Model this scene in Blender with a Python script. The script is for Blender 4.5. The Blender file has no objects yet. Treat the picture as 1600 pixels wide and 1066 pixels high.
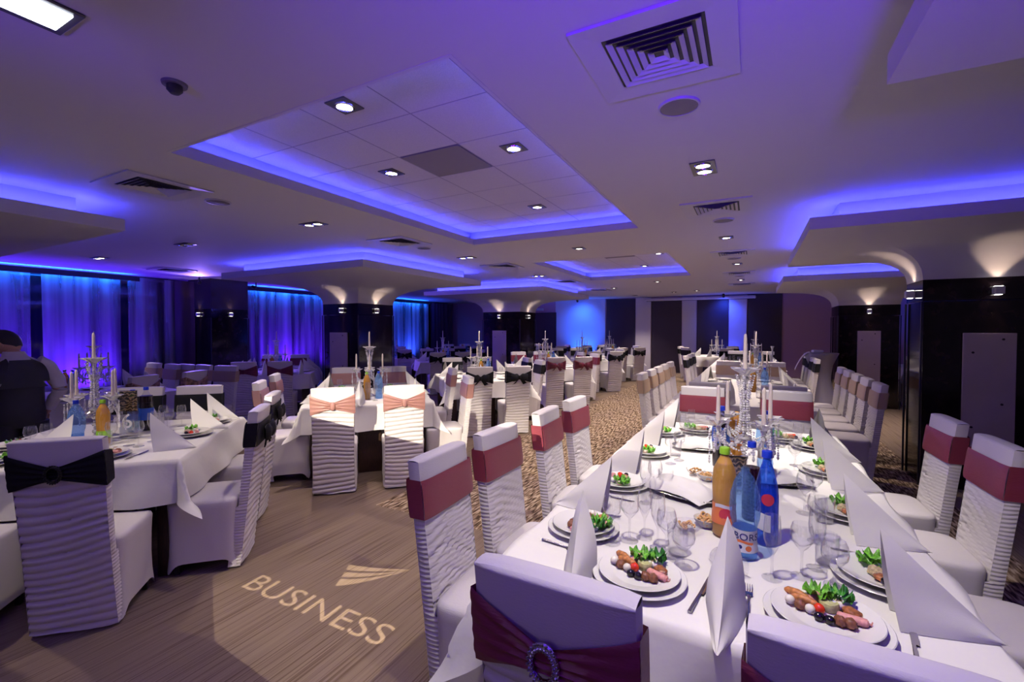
import bpy, math, random
from mathutils import Vector, Matrix, noise
from mathutils.geometry import delaunay_2d_cdt
import colorsys
rnd = random.Random(7)
PI = math.pi
S = bpy.context.scene
COL = S.collection
R45 = PI / 4

# ------------------------------------------------------------------ camera, world, light, exposure
cam = bpy.data.cameras.new('camera'); camo = bpy.data.objects.new('camera', cam); COL.objects.link(camo)
cam.lens = 16.0; cam.sensor_width = 36.0; cam.clip_start = 0.02
EYE = 1.55
camo.location = (0, 0, EYE)
camo.rotation_euler = (PI / 2 - math.radians(1.4), 0, math.radians(27.8))
S.camera = camo
S.view_settings.view_transform = 'Standard'; S.view_settings.look = 'None'
S.view_settings.exposure = 0.0; S.view_settings.gamma = 1.0; S.view_settings.use_curve_mapping = False
w = bpy.data.worlds.new('world'); S.world = w; w.use_nodes = True
w.node_tree.nodes['Background'].inputs[0].default_value = (0.150, 0.105, 0.20, 1)
w.node_tree.nodes['Background'].inputs[1].default_value = 0.24
cy = S.cycles
cy.max_bounces = 6; cy.diffuse_bounces = 3; cy.glossy_bounces = 3; cy.transmission_bounces = 4
cy.transparent_max_bounces = 12; cy.caustics_reflective = False; cy.caustics_refractive = False
cy.sample_clamp_indirect = 3.0; cy.sample_clamp_direct = 0.0; cy.use_denoising = True

def light(name, kind, loc, power, color, size=0.1, aim=None, spot=None, blend=0.5, sy=None, spread=None):
    l = bpy.data.lights.new(name, kind); l.energy = power; l.color = color
    if kind == 'AREA':
        l.size = size
        if sy: l.shape = 'RECTANGLE'; l.size_y = sy
        if spread: l.spread = spread
    else: l.shadow_soft_size = size
    if kind == 'SPOT': l.spot_size = math.radians(spot); l.spot_blend = blend
    o = bpy.data.objects.new(name, l); COL.objects.link(o); o.location = loc
    if aim is not None:
        d = Vector(aim) - Vector(loc); o.rotation_euler = d.to_track_quat('-Z', 'Y').to_euler()
    return o

WARM = (1.0, 0.83, 0.70); NEUT = (1.0, 0.90, 0.78); BLUE = (0.10, 0.085, 1.0); VIOL = (0.20, 0.035, 1.0); CYAN = (0.02, 0.14, 1.0)
# LED wash heads of the room behind the camera: they tint the near ceiling blue-violet
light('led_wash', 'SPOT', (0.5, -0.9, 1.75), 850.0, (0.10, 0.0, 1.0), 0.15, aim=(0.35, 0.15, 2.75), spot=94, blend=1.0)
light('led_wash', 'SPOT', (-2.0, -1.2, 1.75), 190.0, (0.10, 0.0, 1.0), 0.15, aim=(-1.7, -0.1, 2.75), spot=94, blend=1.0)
light('added_fill_light', 'AREA', (-1.0, -2.6, 2.2), 9, (0.90, 0.70, 1.0), 1.6, aim=(-1.5, 2.5, 0.4))  # added pale lilac fill from behind the camera, lifts the shaded chair backs
# warm halogen spot of the ceiling row just above the camera
light('halogen_spot', 'SPOT', (-0.33, 1.15, 2.70), 150, (1.0, 0.90, 0.74), 0.04, aim=(-0.10, 1.95, 0.7), spot=82, blend=0.7)
light('halogen_spot', 'SPOT', (-4.4, 0.55, 2.70), 90, WARM, 0.04, aim=(-4.0, 1.4, 0.7), spot=80, blend=0.7)

# ------------------------------------------------------------------ materials
def nm(name):
    m = bpy.data.materials.new(name); m.use_nodes = True
    nt = m.node_tree; p = nt.nodes['Principled BSDF']; return m, nt, p
def N(nt, t, **k):
    n = nt.nodes.new(t)
    for a, b in k.items(): setattr(n, a, b)
    return n
def plain(name, c, rough=0.5, metal=0.0, spec=0.5, bump=0, bscale=200, var=0.0, coord='Object', stretch=(1, 1, 1), bdist=0.002):
    m, nt, p = nm(name)
    p.inputs['Base Color'].default_value = (*c, 1); p.inputs['Roughness'].default_value = rough
    p.inputs['Metallic'].default_value = metal; p.inputs['Specular IOR Level'].default_value = spec
    if bump or var:
        tc = N(nt, 'ShaderNodeTexCoord'); mp = N(nt, 'ShaderNodeMapping'); mp.inputs['Scale'].default_value = stretch
        nz = N(nt, 'ShaderNodeTexNoise'); nz.inputs['Scale'].default_value = bscale; nz.inputs['Detail'].default_value = 3
        nt.links.new(tc.outputs[coord], mp.inputs[0]); nt.links.new(mp.outputs[0], nz.inputs['Vector'])
        if bump:
            b = N(nt, 'ShaderNodeBump'); b.inputs['Strength'].default_value = bump; b.inputs['Distance'].default_value = bdist
            nt.links.new(nz.outputs[0], b.inputs['Height']); nt.links.new(b.outputs[0], p.inputs['Normal'])
        if var:
            r = N(nt, 'ShaderNodeValToRGB')
            r.color_ramp.elements[0].position = 0.35; r.color_ramp.elements[1].position = 0.65
            r.color_ramp.elements[0].color = (*[x * (1 - var) for x in c], 1); r.color_ramp.elements[1].color = (*[min(1, x * (1 + var)) for x in c], 1)
            nt.links.new(nz.outputs[0], r.inputs[0]); nt.links.new(r.outputs[0], p.inputs['Base Color'])
    return m
def emis(name, c, s):
    m, nt, p = nm(name)
    p.inputs['Base Color'].default_value = (*c, 1); p.inputs['Emission Color'].default_value = (*c, 1); p.inputs['Emission Strength'].default_value = s
    return m
def glassy(name, tint=(1, 1, 1), body=None, bodyf=0.0, refl=1.0, edge=0.35, rough=0.02, bump=0):
    # thin clear walls: tinted transparency with fresnel-like gloss
    m, nt, p = nm(name); nt.nodes.remove(p)
    out = nt.nodes['Material Output']
    tr = N(nt, 'ShaderNodeBsdfTransparent'); tr.inputs[0].default_value = (*tint, 1)
    gl = N(nt, 'ShaderNodeBsdfGlossy'); gl.inputs['Color'].default_value = (refl, refl, refl, 1); gl.inputs['Roughness'].default_value = rough
    lw = N(nt, 'ShaderNodeLayerWeight'); lw.inputs[0].default_value = 0.5
    pw = N(nt, 'ShaderNodeMath', operation='POWER'); pw.inputs[1].default_value = 3.2; ml = N(nt, 'ShaderNodeMath', operation='MULTIPLY_ADD'); ml.inputs[1].default_value = edge; ml.inputs[2].default_value = 0.05
    nt.links.new(lw.outputs['Facing'], pw.inputs[0]); nt.links.new(pw.outputs[0], ml.inputs[0])
    mx = N(nt, 'ShaderNodeMixShader'); nt.links.new(ml.outputs[0], mx.inputs[0])
    if bump:
        tc = N(nt, 'ShaderNodeTexCoord'); vz = N(nt, 'ShaderNodeTexVoronoi'); vz.inputs['Scale'].default_value = bump
        b = N(nt, 'ShaderNodeBump'); b.inputs['Distance'].default_value = 0.003; nt.links.new(tc.outputs['Object'], vz.inputs['Vector'])
        nt.links.new(vz.outputs['Distance'], b.inputs['Height']); nt.links.new(b.outputs[0], gl.inputs['Normal']); nt.links.new(b.outputs[0], lw.inputs['Normal'])
    last = tr
    if body:
        df = N(nt, 'ShaderNodeBsdfDiffuse'); df.inputs[0].default_value = (*body, 1)
        m2 = N(nt, 'ShaderNodeMixShader'); m2.inputs[0].default_value = bodyf
        nt.links.new(tr.outputs[0], m2.inputs[1]); nt.links.new(df.outputs[0], m2.inputs[2]); last = m2
    nt.links.new(last.outputs[0], mx.inputs[1]); nt.links.new(gl.outputs[0], mx.inputs[2]); nt.links.new(mx.outputs[0], out.inputs[0])
    return m

MT = {}
MT['cover'] = plain('chair_cover_cloth', (0.68, 0.64, 0.66), 0.5, bump=0.25, bscale=90, stretch=(1, 1, 3), bdist=0.003)
MT['cloth'] = plain('tablecloth_linen', (0.82, 0.80, 0.77), 0.75, bump=0.25, bscale=14, bdist=0.01)
MT['napkin'] = plain('napkin_linen', (0.86, 0.84, 0.81), 0.7, bump=0.2, bscale=400, bdist=0.001)
MT['maroon'] = plain('maroon_satin', (0.22, 0.032, 0.050), 0.45, bump=0.3, bscale=40, stretch=(1, 1, 5), bdist=0.004)
MT['burgundy'] = plain('burgundy_satin', (0.14, 0.012, 0.03), 0.45)
MT['black'] = plain('black_satin', (0.006, 0.006, 0.008), 0.7, spec=0.25, bump=0.3, bscale=40, stretch=(1, 1, 5), bdist=0.004)
MT['pink'] = plain('salmon_satin', (0.34, 0.17, 0.15), 0.45, bump=0.3, bscale=40, stretch=(1, 1, 5), bdist=0.004)
MT['beige'] = plain('beige_satin', (0.42, 0.29, 0.19), 0.5)
MT['tan'] = plain('tan_flowered_satin', (0.30, 0.17, 0.12), 0.5, var=0.6, bscale=22)
MT['wood'] = plain('dark_wood', (0.040, 0.017, 0.010), 0.35, bump=0.2, bscale=20, stretch=(8, 8, 1), var=0.35)
MT['china'] = plain('white_china', (0.82, 0.81, 0.78), 0.12)
MT['steel'] = plain('cutlery_steel', (0.62, 0.60, 0.58), 0.18, metal=1)
MT['silver'] = plain('silver_tray', (0.6, 0.58, 0.56), 0.25, metal=1)
MT['ceil'] = plain('ceiling_paint', (0.57, 0.53, 0.58), 0.8)
MT['tile'] = plain('mineral_tile', (0.62, 0.58, 0.62), 0.9, bump=0.5, bscale=120, var=0.04, bdist=0.003)
MT['tbar'] = plain('tile_grid_metal', (0.30, 0.26, 0.34), 0.5)
MT['grille'] = plain('perforated_grille', (0.20, 0.17, 0.19), 0.7, bump=0.6, bscale=300)
MT['ac'] = plain('white_vent_plastic', (0.50, 0.47, 0.55), 0.45)
MT['dark'] = plain('vent_dark', (0.015, 0.012, 0.02), 0.6)
MT['lampframe'] = plain('lamp_frame_grey', (0.09, 0.08, 0.10), 0.35, metal=0.5)
MT['speaker'] = plain('speaker_mesh', (0.13, 0.11, 0.13), 0.6, bump=0.5, bscale=500)
MT['lamp'] = emis('halogen_lamp', (1, 0.95, 0.86), 14)
MT['tubelamp'] = emis('fluorescent_lamp', (0.85, 0.93, 1.0), 9)
MT['led'] = emis('led_strip_blue', (0.055, 0.060, 1.0), 105)
MT['ledwin'] = emis('led_strip_cyan', (0.01, 0.15, 1.0), 70)
MT['chrome'] = plain('chrome_trim', (0.5, 0.48, 0.5), 0.15, metal=1)
MT['sconce'] = plain('sconce_white', (0.7, 0.68, 0.72), 0.4)
MT['board'] = plain('pale_board', (0.52, 0.42, 0.47), 0.6, var=0.05, bscale=3)
MT['wallp'] = plain('wall_paint_lilac', (0.46, 0.28, 0.42), 0.8)
MT['walld'] = plain('wall_panel_dark', (0.028, 0.016, 0.030), 0.55)
MT['wallb'] = plain('wall_paint_white', (0.60, 0.56, 0.64), 0.8)
MT['winframe'] = plain('window_frame_dark', (0.012, 0.010, 0.02), 0.5)
MT['skin'] = plain('skin', (0.50, 0.27, 0.18), 0.5, bump=0.1, bscale=80)
MT['hair'] = plain('dark_hair', (0.012, 0.008, 0.007), 0.55, bump=0.8, bscale=120, stretch=(1, 1, 0.3), bdist=0.004)
MT['shirt'] = plain('shirt_cotton', (0.62, 0.56, 0.64), 0.75, bump=0.4, bscale=14, bdist=0.012)
MT['vest'] = plain('black_vest', (0.010, 0.009, 0.014), 0.65)
MT['candle'] = plain('candle_wax', (0.80, 0.70, 0.62), 0.45)
MT['black_plastic'] = plain('black_plastic', (0.01, 0.01, 0.012), 0.3)

def granite():
    m, nt, p = nm('polished_dark_granite')
    tc = N(nt, 'ShaderNodeTexCoord'); v = N(nt, 'ShaderNodeTexNoise'); v.inputs['Scale'].default_value = 9; v.inputs['Detail'].default_value = 6
    r = N(nt, 'ShaderNodeValToRGB'); r.color_ramp.elements[0].color = (0.006, 0.004, 0.006, 1); r.color_ramp.elements[1].color = (0.030, 0.016, 0.018, 1)
    r.color_ramp.elements[0].position = 0.4; r.color_ramp.elements[1].position = 0.75
    nt.links.new(tc.outputs['Object'], v.inputs['Vector']); nt.links.new(v.outputs[0], r.inputs[0]); nt.links.new(r.outputs[0], p.inputs['Base Color'])
    p.inputs['Roughness'].default_value = 0.09; p.inputs['Specular IOR Level'].default_value = 0.5
    return m
MT['granite'] = granite()

def crystal():
    m, nt, p = nm('cut_crystal'); nt.nodes.remove(p); out = nt.nodes['Material Output']
    tr = N(nt, 'ShaderNodeBsdfTransparent'); tr.inputs[0].default_value = (0.93, 0.92, 0.95, 1)
    gl = N(nt, 'ShaderNodeBsdfGlossy'); gl.inputs['Color'].default_value = (1, 0.98, 0.97, 1); gl.inputs['Roughness'].default_value = 0.12
    df = N(nt, 'ShaderNodeBsdfDiffuse'); df.inputs[0].default_value = (0.9, 0.88, 0.89, 1)
    a = N(nt, 'ShaderNodeMixShader'); a.inputs[0].default_value = 0.72
    b = N(nt, 'ShaderNodeMixShader'); lw = N(nt, 'ShaderNodeLayerWeight'); lw.inputs[0].default_value = 0.62
    nt.links.new(tr.outputs[0], a.inputs[1]); nt.links.new(df.outputs[0], a.inputs[2])
    nt.links.new(lw.outputs['Facing'], b.inputs[0]); nt.links.new(a.outputs[0], b.inputs[1]); nt.links.new(gl.outputs[0], b.inputs[2])
    nt.links.new(b.outputs[0], out.inputs[0]); return m
MT['crystal'] = crystal()
MT['bead'] = plain('crystal_bead', (0.92, 0.90, 0.91), 0.10, spec=1.0)
MT['rhine'] = plain('rhinestone', (0.75, 0.72, 0.9), 0.08, metal=1)
MT['glass'] = glassy('drinking_glass', (0.985, 0.985, 0.99), (0.8, 0.8, 0.82), 0.012, edge=0.75, rough=0.04)
MT['petblue'] = glassy('blue_bottle_plastic', (0.60, 0.78, 1.0), (0.14, 0.34, 0.85), 0.18, edge=0.3, rough=0.06, bump=95)
MT['petblue2'] = glassy('deep_blue_bottle_plastic', (0.22, 0.42, 0.95), (0.02, 0.08, 0.6), 0.30, edge=0.3, rough=0.05)
MT['petclear'] = glassy('clear_bottle_plastic', (0.90, 0.90, 0.92), edge=0.35)
MT['orange'] = glassy('orange_drink', (1.0, 0.62, 0.18), (0.85, 0.44, 0.06), 0.72, edge=0.2)
MT['paleorange'] = glassy('pale_orange_drink', (1.0, 0.74, 0.36), (0.90, 0.52, 0.10), 0.62, edge=0.2)
MT['cola'] = plain('dark_cola', (0.012, 0.006, 0.006), 0.08)
MT['winedark'] = plain('dark_wine', (0.02, 0.004, 0.012), 0.08)
MT['lblue'] = plain('label_blue', (0.02, 0.10, 0.55), 0.35)
MT['lwhite'] = plain('label_white', (0.72, 0.72, 0.78), 0.4)
MT['lorange'] = plain('label_orange', (0.75, 0.20, 0.06), 0.4)
MT['lred'] = plain('label_red', (0.55, 0.03, 0.06), 0.4)
MT['capblue'] = plain('cap_blue', (0.01, 0.04, 0.55), 0.35)
MT['capgreen'] = plain('cap_green', (0.30, 0.62, 0.03), 0.35)
MT['textblue'] = plain('print_blue', (0.01, 0.015, 0.16), 0.5)
MT['textwhite'] = plain('print_white', (0.8, 0.8, 0.8), 0.5)
MT['ornate'] = plain('black_gold_print', (0.07, 0.045, 0.02), 0.35)
def ornate():
    m, nt, p = nm('black_gold_scroll_print'); tc = N(nt, 'ShaderNodeTexCoord'); v = N(nt, 'ShaderNodeTexWave'); v.wave_type = 'RINGS'
    v.inputs['Scale'].default_value = 14; v.inputs['Distortion'].default_value = 9; v.inputs['Detail'].default_value = 2; v.inputs['Detail Scale'].default_value = 2.2
    r = N(nt, 'ShaderNodeValToRGB'); r.color_ramp.elements[0].position = 0.62; r.color_ramp.elements[1].position = 0.72
    r.color_ramp.elements[0].color = (0.008, 0.006, 0.005, 1); r.color_ramp.elements[1].color = (0.42, 0.30, 0.16, 1)
    nt.links.new(tc.outputs['Object'], v.inputs['Vector']); nt.links.new(v.outputs['Fac'], r.inputs[0]); nt.links.new(r.outputs[0], p.inputs['Base Color'])
    p.inputs['Roughness'].default_value = 0.35; return m
MT['ornate'] = ornate()
for k, c, r_, v_, b_ in (('olive', (0.008, 0.006, 0.010), 0.12, 0, 0), ('tomato', (0.72, 0.05, 0.015), 0.12, 0, 0), ('mozz', (0.85, 0.80, 0.68), 0.4, 0, 0),
                         ('meat', (0.20, 0.075, 0.03), 0.5, 0.4, 0.5), ('ham', (0.72, 0.33, 0.28), 0.4, 0.15, 0.1), ('lettuce', (0.14, 0.42, 0.03), 0.4, 0.5, 0.5),
                         ('parsley', (0.03, 0.20, 0.015), 0.45, 0.5, 0.5), ('fried', (0.50, 0.20, 0.05), 0.5, 0.4, 0.6), ('zucc', (0.50, 0.50, 0.22), 0.4, 0.2, 0.2),
                         ('eggw', (0.86, 0.83, 0.78), 0.35, 0, 0), ('pate', (0.52, 0.42, 0.22), 0.55, 0.35, 0.5), ('roast', (0.34, 0.12, 0.04), 0.35, 0.5, 0.4),
                         ('pretzel', (0.70, 0.42, 0.16), 0.5, 0.25, 0.2)):
    MT[k] = plain('food_' + k, c, r_, bump=b_, bscale=90, var=v_)

def carpet():
    m, nt, p = nm('brown_striped_carpet')
    tc = N(nt, 'ShaderNodeTexCoord'); sx = N(nt, 'ShaderNodeSeparateXYZ'); nt.links.new(tc.outputs['Object'], sx.inputs[0])
    def noise_(scale, st, det=2.0, src=tc.outputs['Object']):
        mp = N(nt, 'ShaderNodeMapping'); mp.inputs['Scale'].default_value = st; nt.links.new(src, mp.inputs[0])
        n = N(nt, 'ShaderNodeTexNoise'); n.inputs['Scale'].default_value = scale; n.inputs['Detail'].default_value = det; nt.links.new(mp.outputs[0], n.inputs['Vector']); return n.outputs[0]
    def ramp(src, stops):
        r = N(nt, 'ShaderNodeValToRGB'); e = r.color_ramp.elements
        while len(e) < len(stops): e.new(0.5)
        for i, (q, c) in enumerate(stops): e[i].position = q; e[i].color = (*c, 1)
        nt.links.new(src, r.inputs[0]); return r.outputs[0]
    fine = ramp(noise_(1.0, (120, 1.1, 1), 1.5), [(0.34, (0.125, 0.085, 0.060)), (0.46, (0.195, 0.142, 0.105)), (0.70, (0.225, 0.168, 0.125))])
    dash = ramp(noise_(1.0, (58, 9, 1), 0.8), [(0.38, (0.055, 0.034, 0.022)), (0.46, (0.20, 0.135, 0.085)), (0.55, (0.25, 0.175, 0.115)), (0.63, (0.47, 0.37, 0.27))])
    # woven field of bold dashes with straight borders
    def cmp(src, op, val):
        q = N(nt, 'ShaderNodeMath', operation=op); nt.links.new(src, q.inputs[0]); q.inputs[1].default_value = val; return q.outputs[0]
    a = cmp(sx.outputs['X'], 'GREATER_THAN', -2.93); b = cmp(sx.outputs['Y'], 'GREATER_THAN', 2.97); c = cmp(sx.outputs['X'], 'LESS_THAN', 1.6)
    d = N(nt, 'ShaderNodeMath', operation='MULTIPLY'); nt.links.new(a, d.inputs[0]); nt.links.new(b, d.inputs[1])
    e = N(nt, 'ShaderNodeMath', operation='MULTIPLY'); nt.links.new(d.outputs[0], e.inputs[0]); nt.links.new(c, e.inputs[1])
    mx = N(nt, 'ShaderNodeMix', data_type='RGBA'); nt.links.new(e.outputs[0], mx.inputs['Factor']); nt.links.new(fine, mx.inputs['A']); nt.links.new(dash, mx.inputs['B'])
    nt.links.new(mx.outputs['Result'], p.inputs['Base Color']); p.inputs['Roughness'].default_value = 0.95; p.inputs['Specular IOR Level'].default_value = 0.1
    bn = N(nt, 'ShaderNodeBump'); bn.inputs['Strength'].default_value = 0.4; bn.inputs['Distance'].default_value = 0.004
    nt.links.new(noise_(400, (1, 1, 1)), bn.inputs['Height']); nt.links.new(bn.outputs[0], p.inputs['Normal'])
    return m
MT['carpet'] = carpet()
def sheer():
    m, nt, p = nm('sheer_curtain'); nt.nodes.remove(p); out = nt.nodes['Material Output']
    tr = N(nt, 'ShaderNodeBsdfTransparent'); df = N(nt, 'ShaderNodeBsdfDiffuse'); df.inputs[0].default_value = (0.75, 0.75, 0.85, 1)
    tl = N(nt, 'ShaderNodeBsdfTranslucent'); tl.inputs[0].default_value = (0.7, 0.7, 0.85, 1)
    a = N(nt, 'ShaderNodeMixShader'); a.inputs[0].default_value = 0.35; b = N(nt, 'ShaderNodeMixShader'); b.inputs[0].default_value = 0.40
    tc = N(nt, 'ShaderNodeTexCoord'); mp = N(nt, 'ShaderNodeMapping'); mp.inputs['Scale'].default_value = (1, 3.2, 0.12); nz = N(nt, 'ShaderNodeTexNoise'); nz.inputs['Scale'].default_value = 1.0; nz.inputs['Detail'].default_value = 3
    mr = N(nt, 'ShaderNodeMapRange'); mr.inputs['From Min'].default_value = 0.36; mr.inputs['From Max'].default_value = 0.66; mr.inputs['To Min'].default_value = 0.08; mr.inputs['To Max'].default_value = 0.75
    nt.links.new(tc.outputs['Object'], mp.inputs[0]); nt.links.new(mp.outputs[0], nz.inputs['Vector']); nt.links.new(nz.outputs[0], mr.inputs['Value']); nt.links.new(mr.outputs[0], b.inputs[0])
    nt.links.new(df.outputs[0], a.inputs[1]); nt.links.new(tl.outputs[0], a.inputs[2]); nt.links.new(tr.outputs[0], b.inputs[1]); nt.links.new(a.outputs[0], b.inputs[2])
    nt.links.new(b.outputs[0], out.inputs[0]); return m
MT['sheer'] = sheer()
MT['drape'] = plain('dark_drape', (0.05, 0.02, 0.07), 0.8)
MT['winglass'] = plain('night_window_glass', (0.004, 0.004, 0.012), 0.04)

# ------------------------------------------------------------------ mesh tools
class B:
    def __init__(s): s.v = []; s.f = []; s.m = []
    def add(s, vs, fs, m=0):
        o = len(s.v); s.v += [tuple(q) for q in vs]; s.f += [tuple(i + o for i in q) for q in fs]; s.m += [m] * len(fs); return s
    def box(s, x0, x1, y0, y1, z0, z1, m=0, bev=0.0):
        if bev > 0:
            b = min(bev, (x1 - x0) / 2.01, (y1 - y0) / 2.01, (z1 - z0) / 2.01)
            rings = []
            for (ins, z) in ((b, z0), (0, z0 + b), (0, z1 - b), (b, z1)):
                rings.append([(x0 + b + ins * 0 + (0 if 0 else 0), y0, z)])  # placeholder replaced below
            vs = []
            for (ins, z) in ((b, z0), (0, z0 + b), (0, z1 - b), (b, z1)):
                X0, X1, Y0, Y1 = x0 + ins, x1 - ins, y0 + ins, y1 - ins; c = b * (1 if ins == 0 else 0.5)
                vs += [(X0 + c, Y0, z), (X1 - c, Y0, z), (X1, Y0 + c, z), (X1, Y1 - c, z), (X1 - c, Y1, z), (X0 + c, Y1, z), (X0, Y1 - c, z), (X0, Y0 + c, z)]
            fs = [tuple(reversed(range(8))), tuple(range(24, 32))]
            for k in range(3):
                for i in range(8): fs.append((k * 8 + i, k * 8 + (i + 1) % 8, k * 8 + 8 + (i + 1) % 8, k * 8 + 8 + i))
            return s.add(vs, fs, m)
        vs = [(x, y, z) for z in (z0, z1) for y in (y0, y1) for x in (x0, x1)]
        return s.add(vs, [(0, 2, 3, 1), (4, 5, 7, 6), (0, 1, 5, 4), (2, 6, 7, 3), (0, 4, 6, 2), (1, 3, 7, 5)], m)
    def lathe(s, pr, n=20, c=(0, 0), m=0, sx=1.0, sy=1.0, wob=None):
        vs = []
        for (r, z) in pr:
            for i in range(n):
                a = 2 * PI * i / n; rr = r * (wob(a, z) if wob else 1)
                vs.append((c[0] + rr * math.cos(a) * sx, c[1] + rr * math.sin(a) * sy, z))
        fs = []
        for k in range(len(pr) - 1):
            for i in range(n): fs.append((k * n + i, k * n + (i + 1) % n, (k + 1) * n + (i + 1) % n, (k + 1) * n + i))
        if pr[0][0] > 1e-6: fs.append(tuple(reversed(range(n))))
        if pr[-1][0] > 1e-6: fs.append(tuple(range((len(pr) - 1) * n, len(pr) * n)))
        return s.add(vs, fs, m)
    def open_lathe(s, pr, n=20, c=(0, 0), m=0):
        k0 = len(s.f); s.lathe(pr, n, c, m)
        while len(s.f) > k0 and len(s.f[-1]) > 4: s.f.pop(); s.m.pop()
        return s
    def tube(s, pts, r, n=8, m=0, flat=1.0):
        P = [Vector(p) for p in pts]; vs = []
        for i, p in enumerate(P):
            t = (P[min(i + 1, len(P) - 1)] - P[max(i - 1, 0)]).normalized()
            a = t.cross(Vector((0, 0, 1)));
            if a.length < 0.05: a = Vector((1, 0, 0))
            a.normalize(); b = t.cross(a).normalized(); rr = r[i] if isinstance(r, (list, tuple)) else r
            for k in range(n):
                q = 2 * PI * k / n; vs.append(p + a * math.cos(q) * rr + b * math.sin(q) * rr * flat)
        fs = [(i * n + k, i * n + (k + 1) % n, (i + 1) * n + (k + 1) % n, (i + 1) * n + k) for i in range(len(P) - 1) for k in range(n)]
        fs += [tuple(reversed(range(n))), tuple(range((len(P) - 1) * n, len(P) * n))]
        return s.add(vs, fs, m)
    def ball(s, c, r, nu=12, nv=8, m=0, nz=0.0, seed=0.0, rot=None):
        if not isinstance(r, (tuple, list)): r = (r, r, r)
        vs = [(0, 0, 1)]
        for j in range(1, nv):
            t = PI * j / nv
            for i in range(nu): q = 2 * PI * i / nu; vs.append((math.sin(t) * math.cos(q), math.sin(t) * math.sin(q), math.cos(t)))
        vs.append((0, 0, -1)); out = []
        for q in vs:
            k = 1 + (nz * noise.noise(Vector(q) * 2.3 + Vector((seed, seed * 2, 0))) if nz else 0)
            p = Vector((q[0] * r[0] * k, q[1] * r[1] * k, q[2] * r[2] * k))
            if rot: p = rot @ p
            out.append(p + Vector(c))
        fs = [(0, 1 + i, 1 + (i + 1) % nu) for i in range(nu)]
        for j in range(nv - 2):
            for i in range(nu): fs.append((1 + j * nu + i, 1 + (j + 1) * nu + i, 1 + (j + 1) * nu + (i + 1) % nu, 1 + j * nu + (i + 1) % nu))
        L = len(vs) - 1; fs += [(L, 1 + (nv - 2) * nu + (i + 1) % nu, 1 + (nv - 2) * nu + i) for i in range(nu)]
        return s.add(out, fs, m)
    def grid(s, fn, nu, nv, m=0, flip=False, wrap=False):
        vs = [fn(i / nu, j / nv) for j in range(nv + 1) for i in range(nu + 1)]
        fs = []
        for j in range(nv):
            for i in range(nu):
                q = (j * (nu + 1) + i, j * (nu + 1) + i + 1, (j + 1) * (nu + 1) + i + 1, (j + 1) * (nu + 1) + i)
                fs.append(tuple(reversed(q)) if flip else q)
        return s.add(vs, fs, m)
    def mesh(s, name, sharp=40, smooth=True):
        me = bpy.data.meshes.new(name); me.from_pydata(s.v, [], s.f)
        if smooth:
            me.polygons.foreach_set('use_smooth', [True] * len(s.f))
            if sharp: me.set_sharp_from_angle(angle=math.radians(sharp))
        if any(s.m): me.polygons.foreach_set('material_index', s.m)
        me.update(); return me

def obj(name, data, mats=None, parent=None, loc=(0, 0, 0), rz=0.0, sc=None):
    if isinstance(data, B): data = data.mesh(name)
    if mats is not None and len(data.materials) == 0:
        for q in (mats if isinstance(mats, (list, tuple)) else [mats]): data.materials.append(MT[q] if isinstance(q, str) else q)
    o = bpy.data.objects.new(name, data); COL.objects.link(o); o.location = loc; o.rotation_euler = (0, 0, rz)
    if sc: o.scale = sc
    if parent: o.parent = parent
    return o
def tag(o, label=None, cat=None, group=None, kind=None):
    if label: o['label'] = label
    if cat: o['category'] = cat
    if group: o['group'] = group
    if kind: o['kind'] = kind
    return o
def thing(name, label, cat, loc=(0, 0, 0), rz=0.0, group=None):
    o = bpy.data.objects.new(name, None); COL.objects.link(o); o.location = loc; o.rotation_euler = (0, 0, rz); o.empty_display_size = 0.1
    return tag(o, label, cat, group)
def struct(name, data, mats, parent=None, loc=(0, 0, 0), rz=0.0):
    o = obj(name, data, mats, parent, loc, rz)
    if not parent: o['kind'] = 'structure'
    return o
CACHE = {}
def cached(key, fn):
    if key not in CACHE: CACHE[key] = fn()
    return CACHE[key]
ORD = ['first', 'second', 'third', 'fourth', 'fifth', 'sixth', 'seventh']
def textmesh(body, size, ext=0.0, res=3):
    cu = bpy.data.curves.new('text', 'FONT'); cu.body = body; cu.size = size; cu.extrude = ext; cu.resolution_u = res
    o = bpy.data.objects.new('text', cu); COL.objects.link(o)
    dg = bpy.context.evaluated_depsgraph_get(); dg.update()
    me = bpy.data.meshes.new_from_object(o.evaluated_get(dg)); bpy.data.objects.remove(o); return me

# ------------------------------------------------------------------ room shell
CZ = 2.75
struct('floor', B().box(-12.6, 7.5, -3.2, 17.6, -0.05, 0), 'carpet')
RECESS = [(-3.50, -1.18, 1.66, 5.46), (-3.50, -1.18, 7.40, 10.70)]
def ceiling():
    xs = sorted({-12.6, 7.5, -3.50, -1.18}); ys = sorted({-3.2, 17.6, 1.66, 5.46, 7.40, 10.70}); b = B()
    for i in range(len(xs) - 1):
        for j in range(len(ys) - 1):
            cx, cyy = (xs[i] + xs[i + 1]) / 2, (ys[j] + ys[j + 1]) / 2
            if any(r[0] < cx < r[1] and r[2] < cyy < r[3] for r in RECESS): continue
            b.box(xs[i], xs[i + 1], ys[j], ys[j + 1], CZ, CZ + 0.02)
    return b
ce = struct('ceiling', ceiling(), 'ceil')
TX = [-3.66, -3.14, -2.56, -1.98, -1.40, -1.02]
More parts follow.
